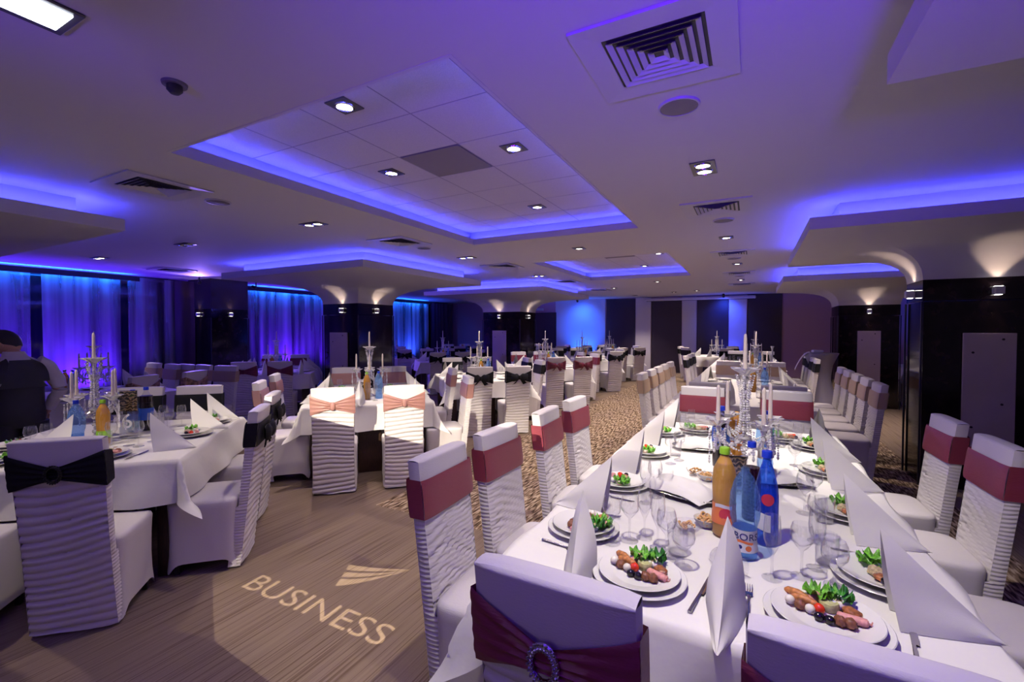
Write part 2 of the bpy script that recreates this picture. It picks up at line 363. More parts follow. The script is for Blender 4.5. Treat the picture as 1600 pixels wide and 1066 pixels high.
for ri, (x0, x1, y0, y1) in enumerate(RECESS):
    b = B(); e = 0.14; zt = 2.83; zu = 2.955      # frame: inner fascia, trough ledge, lit upstand
    for (a0, a1, c0, c1) in ((x0 - 0.008, x0 + 0.012, y0 - 0.008, y1 + 0.008), (x1 - 0.012, x1 + 0.008, y0 - 0.008, y1 + 0.008), (x0 + 0.012, x1 - 0.012, y0 - 0.008, y0 + 0.012), (x0 + 0.012, x1 - 0.012, y1 - 0.012, y1 + 0.008)): b.box(a0, a1, c0, c1, CZ - 0.002, zt)
    for (a0, a1, c0, c1) in ((x0 - e, x0 - 0.009, y0 - e, y1 + e), (x1 + 0.009, x1 + e, y0 - e, y1 + e), (x0 - .009, x1 + .009, y0 - e, y0 - 0.009), (x0 - .009, x1 + .009, y1 + 0.009, y1 + e)): b.box(a0, a1, c0, c1, zt - 0.02, zt - 0.005)
    for (a0, a1, c0, c1) in ((x0 - e - 0.02, x0 - e, y0 - e, y1 + e), (x1 + e, x1 + e + 0.02, y0 - e, y1 + e), (x0 - e, x1 + e, y0 - e - 0.02, y0 - e), (x0 - e, x1 + e, y1 + e, y1 + e + 0.02)): b.box(a0, a1, c0, c1, zt - 0.02, zu + 0.02)
    struct('trim_%d' % (ri + 1), b, 'ceil')
    l = thing('led_strip', ['blue light strip in the cove of the large near ceiling recess', 'blue light strip in the cove of the smaller far ceiling recess'][ri], 'led strip', (x0, y0, zt))
    for nme, q in (('strip', (-0.06, -0.05, -0.05, y1 - y0 + 0.05)), ('strip', (-0.05, x1 - x0 + 0.05, y1 - y0 + 0.05, y1 - y0 + 0.06)), ('strip', (x1 - x0 + 0.05, x1 - x0 + 0.06, -0.05, y1 - y0 + 0.05)), ('strip', (-0.05, x1 - x0 + 0.05, -0.06, -0.05))):
        obj(nme, B().box(*q, -0.005, -0.001), 'led', l)
    ty = [y0 - e] + [1.80 + 0.54 * k + (0 if ri == 0 else 5.40) for k in range(7)]
    ty = [t for t in ty if t < y1 + e - 0.02] + [y1 + e]
    if ri == 0: ty = [y0 - e, 1.80, 2.34, 2.88, 3.42, 3.96, 4.50, 5.04, y1 + e]
    tx = [x0 - e, -3.14, -2.56, -1.98, -1.40, x1 + e]
    for i in range(len(tx) - 1):
        for j in range(len(ty) - 1):
            if (ri == 0 and i == 2 and j == 3) or (ri == 1 and i == 2 and j == 3):
                obj('ceiling_grille', B().box(tx[i] + .012, tx[i + 1] - .012, ty[j] + .012, ty[j + 1] - .012, zu - 0.004, zu + 0.01), 'grille', ce); continue
            if ty[j + 1] - ty[j] < 0.03: continue
            obj('ceiling_tile', B().box(tx[i] + .006, tx[i + 1] - .006, ty[j] + .006, ty[j + 1] - .006, zu, zu + 0.012), 'tile', ce)
    b = B()
    for q in tx[1:-1]: b.box(q - .006, q + .006, ty[0], ty[-1], zu + 0.001, zu + 0.006)
    for q in ty[1:-1]: b.box(tx[0], tx[-1], q - .006, q + .006, zu + 0.002, zu + 0.007)
    b.box(tx[0], tx[-1], ty[0], ty[-1], zu + 0.014, zu + 0.03)
    obj('tile_grid', b, 'tbar', ce)

# walls
b = B(); struct('wall_left', B().box(-12.6, -12.35, -3.2, 17.6, 0, CZ), 'walld')
struct('wall_right', B().box(7.3, 7.5, -3.2, 17.6, 0, CZ), 'walld')
struct('wall_back', B().box(-12.6, 7.5, 17.3, 17.5, 0, CZ), 'wallp')
YB = 17.3
def wallpanel(x0, x1, m, lab=None, z1=CZ, d=0.05):
    return struct('wall_panel', B().box(x0, x1, YB - d, YB, 0, z1, bev=0.008), m)
wallpanel(-7.1, -5.02, 'wallb', d=0.03); wallpanel(-4.98, -3.88, 'walld', z1=2.72)
wallpanel(-3.86, -3.30, 'wallb', d=0.08); wallpanel(-3.28, -2.24, 'walld', z1=2.6); wallpanel(-2.22, -1.74, 'wallb', d=0.08)
wallpanel(-1.72, -0.72, 'walld', z1=2.6); wallpanel(-0.70, -0.16, 'wallb', d=0.08); wallpanel(-0.14, 0.86, 'walld', z1=2.74); wallpanel(0.90, 3.3, 'wallp', z1=2.74, d=0.02)
t = thing('screen_casing', 'long white projection screen casing under the ceiling on the far wall', 'screen casing', (-1.7, YB - 0.16, 2.60))
obj('housing', B().box(-1.8, 1.8, -0.07, 0.07, 0, 0.10, bev=0.02), 'wallb', t); obj('slot', B().box(-1.75, 1.75, -0.02, 0.02, -0.012, 0.0), 'dark', t)
t = struct('door_1', B().box(-8.5, -7.12, YB - 0.04, YB, 0, 2.2), 'walld'); struct('door_frame', B().box(-8.56, -8.5, YB - .06, YB, 0, 2.26).box(-7.12, -7.06, YB - .06, YB, 0, 2.26).box(-8.5, -7.12, YB - .06, YB, 2.2, 2.26), 'winframe', t)
tag(obj('exit_sign', B().box(-8.02, -7.62, YB - 0.1, YB - 0.05, 2.34, 2.44, bev=0.01), plain('pale_sign', (0.45, 0.55, 0.62), 0.4)), 'small pale sign above the dark doorway on the far wall', 'sign')

# windows with mullions on the left wall
wins = [(-1.2, 5.75), (7.25, 11.4), (12.1, 16.9)]
for wi, (y0, y1) in enumerate(wins):
    wn = struct('window_%d' % (wi + 1), B().box(-12.30, -12.27, y0, y1, 0.02, 2.70), 'winglass')
    b = B(); k = 0; y = y0
    while y <= y1 + 0.01:
        obj('mullion', B().box(-12.28, -12.18, y - 0.07, y + 0.07, 0, 2.72, bev=0.01), 'winframe', wn); y += (y1 - y0) / max(1, round((y1 - y0) / 1.45))
    obj('window_rail', B().box(-12.28, -12.2, y0, y1, 0, 0.12), 'winframe', wn); obj('window_rail', B().box(-12.28, -12.2, y0, y1, 2.66, 2.75), 'winframe', wn)
def curtain(y0, y1, seed, name, lab, mat, amp=0.035, x=-11.95, fr=26):
    def f(u, v):
        y = y0 + (y1 - y0) * u
        a = amp * (0.5 + 0.6 * abs(noise.noise(Vector((y * 0.8, seed, 0))))) * (0.5 + 0.5 * v)
        return (x + a * math.sin(y * fr + 2.5 * noise.noise(Vector((y * 1.7, seed, 1)))), y + 0.02 * noise.noise(Vector((y * 5, v * 1.2, seed))), 2.70 - 2.66 * v)
    return tag(obj(name, B().grid(f, int((y1 - y0) * 34), 8), mat), lab, 'curtain')
curtain(-1.0, 3.35, 1, 'sheer_curtain', 'blue lit sheer curtain at the window behind the waiter', 'sheer')
curtain(3.5, 4.72, 2, 'sheer_curtain', 'bright blue sheer curtain between two mullions behind the nearest crystal candelabra', 'sheer')
curtain(4.85, 5.75, 3, 'sheer_curtain', 'dim violet sheer curtain next to the black drape by the window pillar', 'sheer')
curtain(7.35, 9.3, 4, 'sheer_curtain', 'blue sheer curtain seen behind the burgundy-sash table', 'sheer', 0.05)
curtain(9.3, 11.4, 5, 'sheer_curtain', 'deep blue sheer curtain just left of the granite pillar', 'sheer', 0.05)
curtain(12.4, 15.2, 6, 'sheer_curtain', 'brightest blue sheer curtain between the two granite pillars', 'sheer', 0.06)
curtain(15.3, 16.9, 8, 'drape', 'dark violet drape at the far end of the window wall', 'drape', 0.06)
curtain(5.72, 6.12, 7, 'drape', 'narrow black drape beside the dark pillar on the window wall', 'drape', 0.05, x=-11.85)
curtain(7.0, 7.3, 9, 'drape', 'narrow black drape on the far side of the window wall pillar', 'drape', 0.05, x=-11.85)
# LED battens at the top of the windows and floor washers
for (y0, y1, pw, lab) in ((1.6, 4.9, 1.0, 'cyan light strip at the ceiling above the near windows'), (7.5, 11.2, 0.5, 'cyan light strip at the ceiling above the middle windows'), (12.3, 15.0, 0.9, 'cyan light strip at the ceiling above the far windows')):
    struct('added_pelmet', B().box(-11.79, -11.775, y0 - 0.1, y1 + 0.1, 2.60, 2.70), 'winframe'); tag(obj('led_batten', B().box(-11.86, -11.83, y0, y1, 2.64, 2.66), 'ledwin'), lab, 'led strip')  # board added before the strip, so that only its ceiling glow shows
    light('window_wash', 'AREA', (-11.80, (y0 + y1) / 2, 2.58), 16 * pw, (0.01, 0.12, 1.0), y1 - y0, aim=(-11.80, (y0 + y1) / 2 + 0.0001, 2.75), sy=0.03).rotation_euler = (PI, 0, PI / 2)
def led_par(x, y, aim, pw, col, lab, spot=70):
    t = thing('led_uplight', lab, 'uplight', (x, y, 0)); obj('housing', B().lathe([(0.07, 0.05), (0.08, 0.08), (0.08, 0.2), (0.065, 0.21)], 16), 'black_plastic', t)
    obj('bracket', B().box(-0.1, -0.085, -0.02, 0.02, 0, 0.16).box(0.085, 0.1, -0.02, 0.02, 0, 0.16).box(-0.1, 0.1, -0.02, 0.02, 0, 0.015), 'black_plastic', t)
    light('uplight_lamp', 'SPOT', (x, y, 0.26), pw, col, 0.05, aim=aim, spot=spot, blend=0.9)
led_par(-11.45, 2.4, (-12.0, 2.5, 1.5), 260, (0.09, 0.012, 1.0), 'black floor uplight at the curtain behind the waiter', 130)
led_par(-11.45, 4.1, (-12.0, 4.1, 1.5), 320, (0.09, 0.012, 1.0), 'black floor uplight at the curtain behind the window table', 130)
led_par(-11.45, 8.6, (-12.0, 8.6, 1.5), 260, (0.10, 0.01, 1.0), 'black floor uplight at the middle window curtain', 130)
led_par(-11.45, 10.4, (-12.0, 10.4, 1.5), 240, (0.10, 0.01, 1.0), 'black floor uplight at the curtain left of the granite pillar', 130)
led_par(-11.4, 13.9, (-12.0, 13.9, 1.6), 260, (0.03, 0.08, 1.0), 'black floor uplight at the far curtain', 110)
led_par(-5.9, YB - 0.45, (-5.9, YB, 1.7), 260, (0.02, 0.13, 1.0), 'black floor uplight at the far wall left of the dark panel', 100)
led_par(-0.7, YB - 0.35, (-0.75, YB, 1.9), 130, (0.04, 0.07, 1.0), 'black floor uplight at the far wall under the screen casing', 80)
led_par(5.2, YB - 0.5, (5.2, YB, 1.7), 200, (0.03, 0.10, 1.0), 'black floor uplight at the far wall right of the granite pillar', 110)
def led_head(x, y, z, aim, pw, col, lab, spot=80):
    t = thing('led_spotlight', lab, 'spotlight', (x, y, z)); d = Vector(aim) - Vector((x, y, z))
    h = obj('housing', B().lathe([(0.0, 0.0), (0.035, 0.0), (0.04, 0.01), (0.04, 0.10), (0.03, 0.12), (0.0, 0.12)], 16), 'black_plastic', t); h.rotation_euler = d.to_track_quat('-Z', 'Y').to_euler()
    obj('bracket', B().box(-0.012, 0.012, -0.012, 0.012, 0.03, max(0.05, CZ - z)), 'black_plastic', t)
    light('spotlight_lamp', 'SPOT', tuple(Vector((x, y, z)) + d.normalized() * 0.01), pw, col, 0.03, aim=aim, spot=spot, blend=1.0)
led_head(-5.9, YB - 0.75, 2.62, (-5.95, YB, 1.7), 130, (0.02, 0.12, 1.0), 'small black spotlight at the ceiling before the blue far wall', 120)
led_head(-0.85, YB - 0.60, 2.64, (-0.85, YB, 1.9), 110, (0.03, 0.08, 1.0), 'small black spotlight at the ceiling before the screen casing', 120)
led_head(-11.05, 7.15, 2.60, (-7.5, 8.5, 0.9), 420, (0.22, 0.12, 1.0), 'added small black fill spotlight at the ceiling by the window pillar', 130)  # added violet fill for the tables beyond the pillar, not a known fixture
led_head(-11.2, 5.9, 2.62, (-8.0, 3.6, 0.8), 420, (0.26, 0.15, 1.0), 'added small black fill spotlight on the near side of the window pillar', 130)  # added violet fill for the dim window tables
led_head(-8.6, 16.6, 2.62, (-5.0, 12.0, 0.8), 300, (0.30, 0.15, 1.0), 'added small black fill spotlight above the dark far doorway', 120)  # added violet fill raising the far end of the hall

# ------------------------------------------------------------------ pillars with flared capitals
def capital(x0, x1, y0, y1, sx0, sx1, sy0, sy1):
    zt, zf0, zf1 = 2.045, 2.475, 2.585
    pr = [(0, zt), (0.005, 2.10), (0.02, 2.16), (0.055, 2.22), (0.11, 2.275), (0.19, 2.325), (0.30, 2.365), (0.45, 2.40), (0.62, 2.425), (0.80, 2.445), (1.0, zf0), (1.0, zf1), (0.8, zf1)]
    b = B(); vs = []; fs = []
    for f, z in pr:
        X0, X1, Y0, Y1 = x0 + (sx0 - x0) * f, x1 + (sx1 - x1) * f, y0 + (sy0 - y0) * f, y1 + (sy1 - y1) * f
        vs += [(X0, Y0, z), (X1, Y0, z), (X1, Y1, z), (X0, Y1, z)]
    for k in range(len(pr) - 1):
        for i in range(4): fs.append((k * 4 + i, k * 4 + (i + 1) % 4, k * 4 + 4 + (i + 1) % 4, k * 4 + 4 + i))
    n = len(pr) - 1; fs.append((n * 4, n * 4 + 1, n * 4 + 2, n * 4 + 3))
    b.add(vs, fs); d = 0.26
    X0, X1, Y0, Y1 = sx0 + d, sx1 - d, sy0 + d, sy1 - d
    for (a0, a1, c0, c1) in ((X0, X0 + .02, Y0, Y1), (X1 - .02, X1, Y0, Y1), (X0 + .02, X1 - .02, Y0 - .0, Y0 + .02), (X0 + .02, X1 - .02, Y1 - .02, Y1)): b.box(a0, a1, c0, c1, zf1 - 0.01, CZ)
    return b
def sconce(x, y, nx, ny, lab, pw=3.2):
    t = thing('wall_sconce', lab, 'wall lamp', (x, y, 1.88), math.atan2(-nx, ny) if True else 0)
    obj('lamp_body', B().box(-0.035, 0.035, 0.0, 0.075, 0, 0.075, bev=0.006), 'sconce', t)
    obj('lens', B().box(-0.025, 0.025, 0.01, 0.06, 0.0752, 0.078), 'lamp', t); obj('lens', B().box(-0.02, 0.02, 0.015, 0.055, -0.003, -0.0002), 'lamp', t)
    light('sconce_up', 'SPOT', (x + nx * 0.045, y + ny * 0.045, 1.965), pw, (1.0, 0.74, 0.50), 0.012, aim=(x + nx * 0.09, y + ny * 0.09, 2.4), spot=75, blend=0.5)
    light('sconce_down', 'SPOT', (x + nx * 0.045, y + ny * 0.045, 1.87), pw * 0.5, (1.0, 0.74, 0.50), 0.012, aim=(x + nx * 0.03, y + ny * 0.03, 1.4), spot=40, blend=0.5)
def pillar(name, x0, x1, y0, y1, slab, led=True, faces=(), board=None, where='', name_=None):
    p = struct('pillar', B().box(x0 + 0.012, x1 - 0.012, y0 + 0.012, y1 - 0.012, 0.0, 1.83), 'granite')
    obj('top_band', B().box(x0, x1, y0, y1, 1.835, 2.045, bev=0.004), 'granite', p)
    for (cx_, cy_) in ((x0, y0), (x1, y0), (x0, y1), (x1, y1)): obj('corner_trim', B().box(cx_ - .012 if cx_ == x0 else cx_ - .004, cx_ + .004 if cx_ == x0 else cx_ + .012, cy_ - .012 if cy_ == y0 else cy_ - .004, cy_ + .004 if cy_ == y0 else cy_ + .012, 0, 1.83), 'winframe', p)
    b = B()
    if slab:
        cpt = struct('column_capital', capital(x0, x1, y0, y1, *slab), 'ceil'); cpt.data.set_sharp_from_angle(angle=math.radians(25))
        if led:
            sx0, sx1, sy0, sy1 = slab; d = 0.14
            l = thing('led_strip', 'blue light strip on top of the flared slab of the ' + where, 'led strip', ((sx0 + sx1) / 2, (sy0 + sy1) / 2, 2.586))
            hx, hy = (sx1 - sx0) / 2 - d, (sy1 - sy0) / 2 - d
            for q in ((-hx, hx, -hy, -hy + .012), (-hx, hx, hy - .012, hy), (-hx, -hx + .012, -hy + .02, hy - .02), (hx - .012, hx, -hy + .02, hy - .02)): obj('strip', B().box(*q, 0, 0.01), 'led', l)
    for (fx, fy, nx, ny, lab) in faces: sconce(fx, fy, nx, ny, lab)
    if board:
        X0, X1, z0, z1 = board
        t = thing('blank_board', 'tall blank pale board on the front of the ' + where, 'board', ((X0 + X1) / 2, y0, (z0 + z1) / 2))
        w2, h2 = (X1 - X0) / 2, (z1 - z0) / 2
        obj('panel', B().box(-w2, w2, -0.02, 0.0, -h2, h2, bev=0.004), 'board', t)
        for q in ((-w2 * .62, h2 * .68), (w2 * .5, h2 * .9), (w2 * .5, -h2 * .15), (-w2 * .62, -h2 * .55)): obj('fixing', B().lathe([(0.011, 0), (0.011, 0.006), (0.004, 0.009)], 8), 'dark', t, (q[0], -0.02, q[1])).rotation_euler = (PI / 2, 0, 0)
pillar('p', -7.38, -6.44, 6.12, 7.05, (-8.55, -5.03, 4.88, 8.15), True,
       ((-6.84, 6.12, 0, -1, 'small white sconce on the left face of the granite pillar behind the pink-sash table'), (-6.44, 6.56, 1, 0, 'small white sconce on the right face of the granite pillar behind the pink-sash table')), (-7.18, -6.71, 0.4, 1.5), 'pillar left of centre')
pillar('p', -6.72, -5.56, 11.0, 12.0, (-7.9, -4.35, 9.85, 13.2), True,
       ((-6.19, 11.0, 0, -1, 'small white sconce on the middle far pillar above its pale board'), (-5.56, 11.5, 1, 0, 'small white sconce on the side of the middle far pillar')), (-6.41, -5.97, 0.4, 1.53), 'middle far pillar')
pillar('p', 1.49, 2.62, 5.89, 6.42, (0.46, 3.9, 5.02, 7.9), True,
       ((2.02, 5.89, 0, -1, 'small white sconce high on the near right pillar'), (1.49, 6.15, -1, 0, 'small white sconce on the left side of the near right pillar')), (1.79, 2.16, 0.36, 1.52), 'near right pillar')
pillar('p', 1.55, 2.54, 11.3, 12.2, (0.52, 3.9, 10.2, 13.2), True,
       ((2.05, 11.3, 0, -1, 'small white sconce on the far right pillar above its pale board'), ), (1.87, 2.24, 0.38, 1.53), 'far right pillar')
pillar('p', -12.1, -11.15, 6.12, 7.0, None, False, ((-11.62, 6.12, 0, -1, 'small sconce on the near face of the pillar in the window wall'), (-11.15, 6.56, 1, 0, 'small sconce on the room side of the pillar in the window wall')), None, '')
pillar('p', 1.47, 2.5, 0.4, 1.3, (0.44, 3.6, -1.2, 2.2), False, (), None, 'pillar')
pillar('p', -7.6, -6.6, 0.2, 1.1, (-8.7, -5.2, -1.0, 2.1), True, (), None, 'pillar at the left edge')
struct('wall_column_face', B().box(-12.1, -11.15, 6.12, 7.0, 2.046, CZ), 'walld')

# ------------------------------------------------------------------ ceiling fixtures
def vent_mesh():
    fr = B(); h = 0.31
    for k in range(1):
        o_, i_ = h, 0.20
        for a in range(4):
            c, s_ = math.cos(a * PI / 2), math.sin(a * PI / 2)
            R = lambda x, y, z: (x * c - y * s_, x * s_ + y * c, z)
            fr.add([R(-o_, -o_, -0.012), R(o_, -o_, -0.012), R(i_, -i_, -0.006), R(-i_, -i_, -0.006)], [(0, 3, 2, 1)])
            fr.add([R(-o_, -o_, 0.0), R(o_, -o_, 0.0), R(o_, -o_, -0.012), R(-o_, -o_, -0.012)], [(0, 3, 2, 1)])
    return fr.mesh('frame', 20)
def ring_mesh(r0, r1, z0, z1):
    b = B()
    for a in range(4):
        c, s_ = math.cos(a * PI / 2), math.sin(a * PI / 2)
        R = lambda x, y, z: (x * c - y * s_, x * s_ + y * c, z)
        b.add([R(-r0, -r0, z0), R(r0, -r0, z0), R(r1, -r1, z1), R(-r1, -r1, z1)], [(0, 3, 2, 1)])
        b.add([R(-r0, -r0, z0 + .004), R(r0, -r0, z0 + .004), R(r1, -r1, z1 + .004), R(-r1, -r1, z1 + .004)], [(0, 1, 2, 3)])
    return b.mesh('louvre', 20)
VENTS = [(-0.37, 2.07, 'large square ceiling vent nearest the camera, beside a round speaker'), (-4.44, 2.0, 'square ceiling vent left of the large recess'),
         (-0.32, 4.93, 'square ceiling vent beyond the twin downlight on the right'), (-4.26, 4.8, 'square ceiling vent beyond the far left corner of the large recess'),
         (-10.28, 4.92, 'ceiling vent near the windows on the left'), (-0.28, 7.95, 'square ceiling vent, second beyond the twin downlight'),
         (-0.25, 10.79, 'small far ceiling vent, third along the right ceiling line'), (-0.25, 13.4, 'farthest ceiling vent on the right ceiling line'), (-4.17, 7.52, 'square ceiling vent left of the small recess'),
         (-4.11, 10.63, 'far ceiling vent above the middle far pillar'), (-4.1, 13.4, 'farthest ceiling vent on the left ceiling line')]
for (x, y, lab) in VENTS:
    t = thing('ceiling_vent', lab, 'ceiling vent', (x, y, CZ), 0, 'square ceiling vents')
    obj('frame', cached('vf', vent_mesh), 'ac', t)
    obj('duct', cached('vd', lambda: B().box(-0.2, 0.2, -0.2, 0.2, -0.003, -0.001).mesh('duct')), 'dark', t)
    for k in range(5):
        r0 = 0.185 - 0.036 * k
        obj('louvre', cached('vl%d' % k, lambda: ring_mesh(r0, r0 - 0.022, -0.016, -0.004)), 'ac', t)
for (x, y, lab) in [(-0.36, 2.60, 'large round ceiling speaker beside the nearest vent'), (-4.43, 2.51, 'round ceiling speaker left of the large recess'), (-0.29, 5.5, 'round ceiling speaker under the second vent on the right'),
                    (-4.26, 5.32, 'round ceiling speaker beyond the left recess corner'), (-0.28, 8.5, 'small far round speaker on the right ceiling line'), (-0.26, 11.3, 'farthest round ceiling speaker')]:
    t = thing('ceiling_speaker', lab, 'speaker', (x, y, CZ), 0, 'round ceiling speakers')
    obj('mesh_cover', cached('spk', lambda: B().lathe([(0.0, -0.014), (0.06, -0.013), (0.095, -0.009), (0.098, 0)], 32).mesh('mesh_cover')), 'speaker', t)
    obj('rim', cached('spr', lambda: B().open_lathe([(0.096, 0.0), (0.097, -0.012), (0.105, -0.011), (0.108, 0)], 32).mesh('rim')), 'ac', t)
def downlight(x, y, z, twin, lab, pw=60, rz=0, on=True, col=WARM):
    t = thing('downlight', lab, 'downlight', (x, y, z), rz, 'recessed ceiling downlights')
    w2 = 0.15 if twin else 0.085; h = 0.085
    obj('frame', cached('dlf%d' % twin, lambda: B().box(-w2, w2, -h, h, -0.008, 0.0, bev=0.003).mesh('frame')), 'lampframe', t)
    for q in ((-0.07, 0.07) if twin else (0,)):
        obj('ring', cached('dlr', lambda: B().open_lathe([(0.048, -0.008), (0.050, -0.016), (0.060, -0.014), (0.062, -0.008)], 24).mesh('ring')), 'chrome', t, (q, 0, 0))
        obj('lamp', cached('dll%d' % on, lambda: B().lathe([(0.0, -0.0105), (0.04, -0.010), (0.047, -0.0085)], 20).mesh('lamp')), 'lamp' if on else 'lampframe', t, (q, 0, 0))
    if on and pw:
        light('downlight_beam', 'SPOT', (x, y, z - 0.03), pw * (1.6 if y < 5 else 3.1), col, 0.04, aim=(x, y, 0), spot=(84 if twin else 96), blend=0.8)
ZR = 2.955
for a in [(-2.27, 2.06, ZR, 0, 'round downlight nearest in the large ceiling recess', 44), (-2.86, 3.12, ZR, 0, 'round downlight at the left of the large ceiling recess', 24), (-1.64, 3.14, ZR, 0, 'round downlight at the right of the large ceiling recess', 60),
          (-2.18, 4.75, ZR, 0, 'farthest round downlight in the large ceiling recess', 60), (-2.67, 8.54, ZR, 0, 'left round downlight in the small far recess', 60), (-1.53, 8.65, ZR, 0, 'right round downlight in the small far recess', 60),
          (-2.1, 10.2, ZR, 0, 'dim downlight at the back of the small far recess', 30), (-2.26, 6.4, CZ, 0, 'downlight between the two ceiling recesses', 70),
          (-0.31, 6.54, CZ, 0, 'small downlight beyond the second ceiling speaker on the right', 60), (-0.25, 9.22, CZ, 0, 'bright small downlight between the far right vents', 70), (-2.09, 11.69, CZ, 0, 'bright downlight beyond the small recess', 70),
          (-0.25, 12.2, CZ, 0, 'very small far downlight on the right ceiling line', 40), (-1.5, 14.9, CZ, 0, 'far downlight before the screen casing, right of two', 50), (-3.5, 12.9, CZ, 0, 'bright downlight before the cyan-lit far wall', 60), (1.3, 14.9, CZ, 0, 'added downlight hidden behind the far right pillar slab', 80), (-3.6, 16.0, CZ, 0, 'added downlight close to the pale far wall strip', 70), (-7.5, 15.2, CZ, 0, 'added downlight before the dark far doorway', 40), (2.0, 9.05, CZ, 0, 'downlight hidden between the two right pillar slabs', 90), (-2.2, 15.2, CZ, 0, 'far downlight before the screen casing, left of two', 40)]:  # those by the slab, pale strip and doorway are added to brighten far walls
    downlight(*a)
downlight(-0.33, 3.67, CZ, 1, 'bright twin downlight between the two nearest right vents', 150, PI / 2, True, NEUT)
downlight(-4.41, 3.54, CZ, 1, 'twin downlight left of the large recess', 90)
downlight(-7.04, 3.54, CZ, 1, 'dark unlit twin downlight before the left pillar slab', 0, 0, False)
downlight(-9.63, 3.53, CZ, 1, 'twin downlight near the blue window curtains', 110)
downlight(-4.2, 6.35, CZ, 1, 'twin downlight beyond the left recess corner speaker', 80)
downlight(-4.19, 9.23, CZ, 1, 'twin downlight left of the small far recess', 80)
t = thing('smoke_detector', 'small dark smoke detector on the ceiling at the left', 'smoke detector', (-2.50, 1.22, CZ))
obj('base', B().lathe([(0.0, -0.012), (0.052, -0.012), (0.055, 0)], 24), 'speaker', t); obj('sensor_head', B().lathe([(0.0, -0.052), (0.02, -0.05), (0.034, -0.035), (0.034, -0.012)], 20), 'dark', t)
t = thing('fluorescent_light', 'bright bluish white rectangular light at the top left ceiling corner', 'ceiling light', (-2.36, 0.645, CZ), math.radians(0))
obj('frame', B().box(-0.13, 0.10, -0.32, 0.16, -0.012, 0, bev=0.004), 'lampframe', t); obj('diffuser', B().box(-0.085, 0.075, -0.30, 0.13, -0.018, -0.011), 'tubelamp', t)

# ------------------------------------------------------------------ projected logo: two small gobo projectors with cut stencils
def gobo(L, power, holes=None, blocks=None, spot=40, aim=(0, 0, 0), name='logo_projector', lab=''):
    """stencil plate: outlines given on the floor are pulled back to the plate close to the lamp"""
    zp = L[2] - 0.30; k = (L[2] - zp) / L[2]
    def pr(p): return (L[0] + (p[0] - L[0]) * k, L[1] + (p[1] - L[1]) * k)
    polys = [[pr(q) for q in poly] for poly in (holes or blocks)]
    if holes:
        c = pr(aim); polys.append([(c[0] - .3, c[1] - .3), (c[0] + .3, c[1] - .3), (c[0] + .3, c[1] + .3), (c[0] - .3, c[1] + .3)])
    vs = []; ed = []
    for poly in polys:
        o_ = len(vs); vs += [Vector(q) for q in poly]; ed += [(o_ + i, o_ + (i + 1) % len(poly)) for i in range(len(poly))]
    cv, ce_, cf, _, _, _ = delaunay_2d_cdt(vs, ed, [], 0, 1e-7)
    def inside(p):
        n = 0
        for poly in polys:
            for i in range(len(poly)):
                (x1, y1), (x2, y2) = poly[i], poly[(i + 1) % len(poly)]
                if (y1 > p[1]) != (y2 > p[1]) and p[0] < (x2 - x1) * (p[1] - y1) / (y2 - y1) + x1: n += 1
        return n % 2 == 1
    fs = [f for f in cf if inside(((cv[f[0]].x + cv[f[1]].x + cv[f[2]].x) / 3, (cv[f[0]].y + cv[f[1]].y + cv[f[2]].y) / 3))]
    me = bpy.data.meshes.new('stencil'); me.from_pydata([(q.x, q.y, 0) for q in cv], [], [tuple(f) for f in fs]); me.update()
    t = thing(name, lab, 'projector', L)
    obj('stencil', me, 'dark', t, (-L[0], -L[1], zp - L[2])); me.name = 'stencil'
    obj('housing', B().open_lathe([(0.06, 0.02), (0.07, 0.05), (0.07, 0.14), (0.0, 0.15)], 20), 'black_plastic', t)
    light('gobo_lamp', 'SPOT', L, power, (1.0, 0.87, 0.66), 0.0005, aim=(aim[0], aim[1], 0), spot=spot, blend=0.3)
def text_outlines(body, size, mapf):
    cu = bpy.data.curves.new('t', 'FONT'); cu.body = body; cu.size = size; cu.resolution_u = 4; cu.offset = 0.010; cu.fill_mode = 'NONE' if hasattr(cu, 'fill_mode') else 'BOTH'
    o = bpy.data.objects.new('t', cu); COL.objects.link(o); dg = bpy.context.evaluated_depsgraph_get()
    me = bpy.data.meshes.new_from_object(o.evaluated_get(dg)); bpy.data.objects.remove(o)
    adj = {}
    cnt = {}
    for e in me.edges: cnt[tuple(sorted(e.vertices))] = 0
    for p in me.polygons:
        for e in p.edge_keys: cnt[tuple(sorted(e))] += 1
    for (a, c), n in cnt.items():
        if n <= 1: adj.setdefault(a, []).append(c); adj.setdefault(c, []).append(a)
    seen = set(); loops = []
    for s0 in adj:
        if s0 in seen: continue
        lp = [s0]; seen.add(s0); cur = s0
        while True:
            nx = [q for q in adj[cur] if q not in seen]
            if not nx: break
            cur = nx[0]; seen.add(cur); lp.append(cur)
        if len(lp) > 2: loops.append([mapf(me.vertices[i].co.x, me.vertices[i].co.y) for i in lp])
    w_ = max(v.co.x for v in me.vertices); bpy.data.meshes.remove(me); return loops, w_
_, tw = text_outlines('BUSINESS', 1.0, lambda x, y: (x, y))
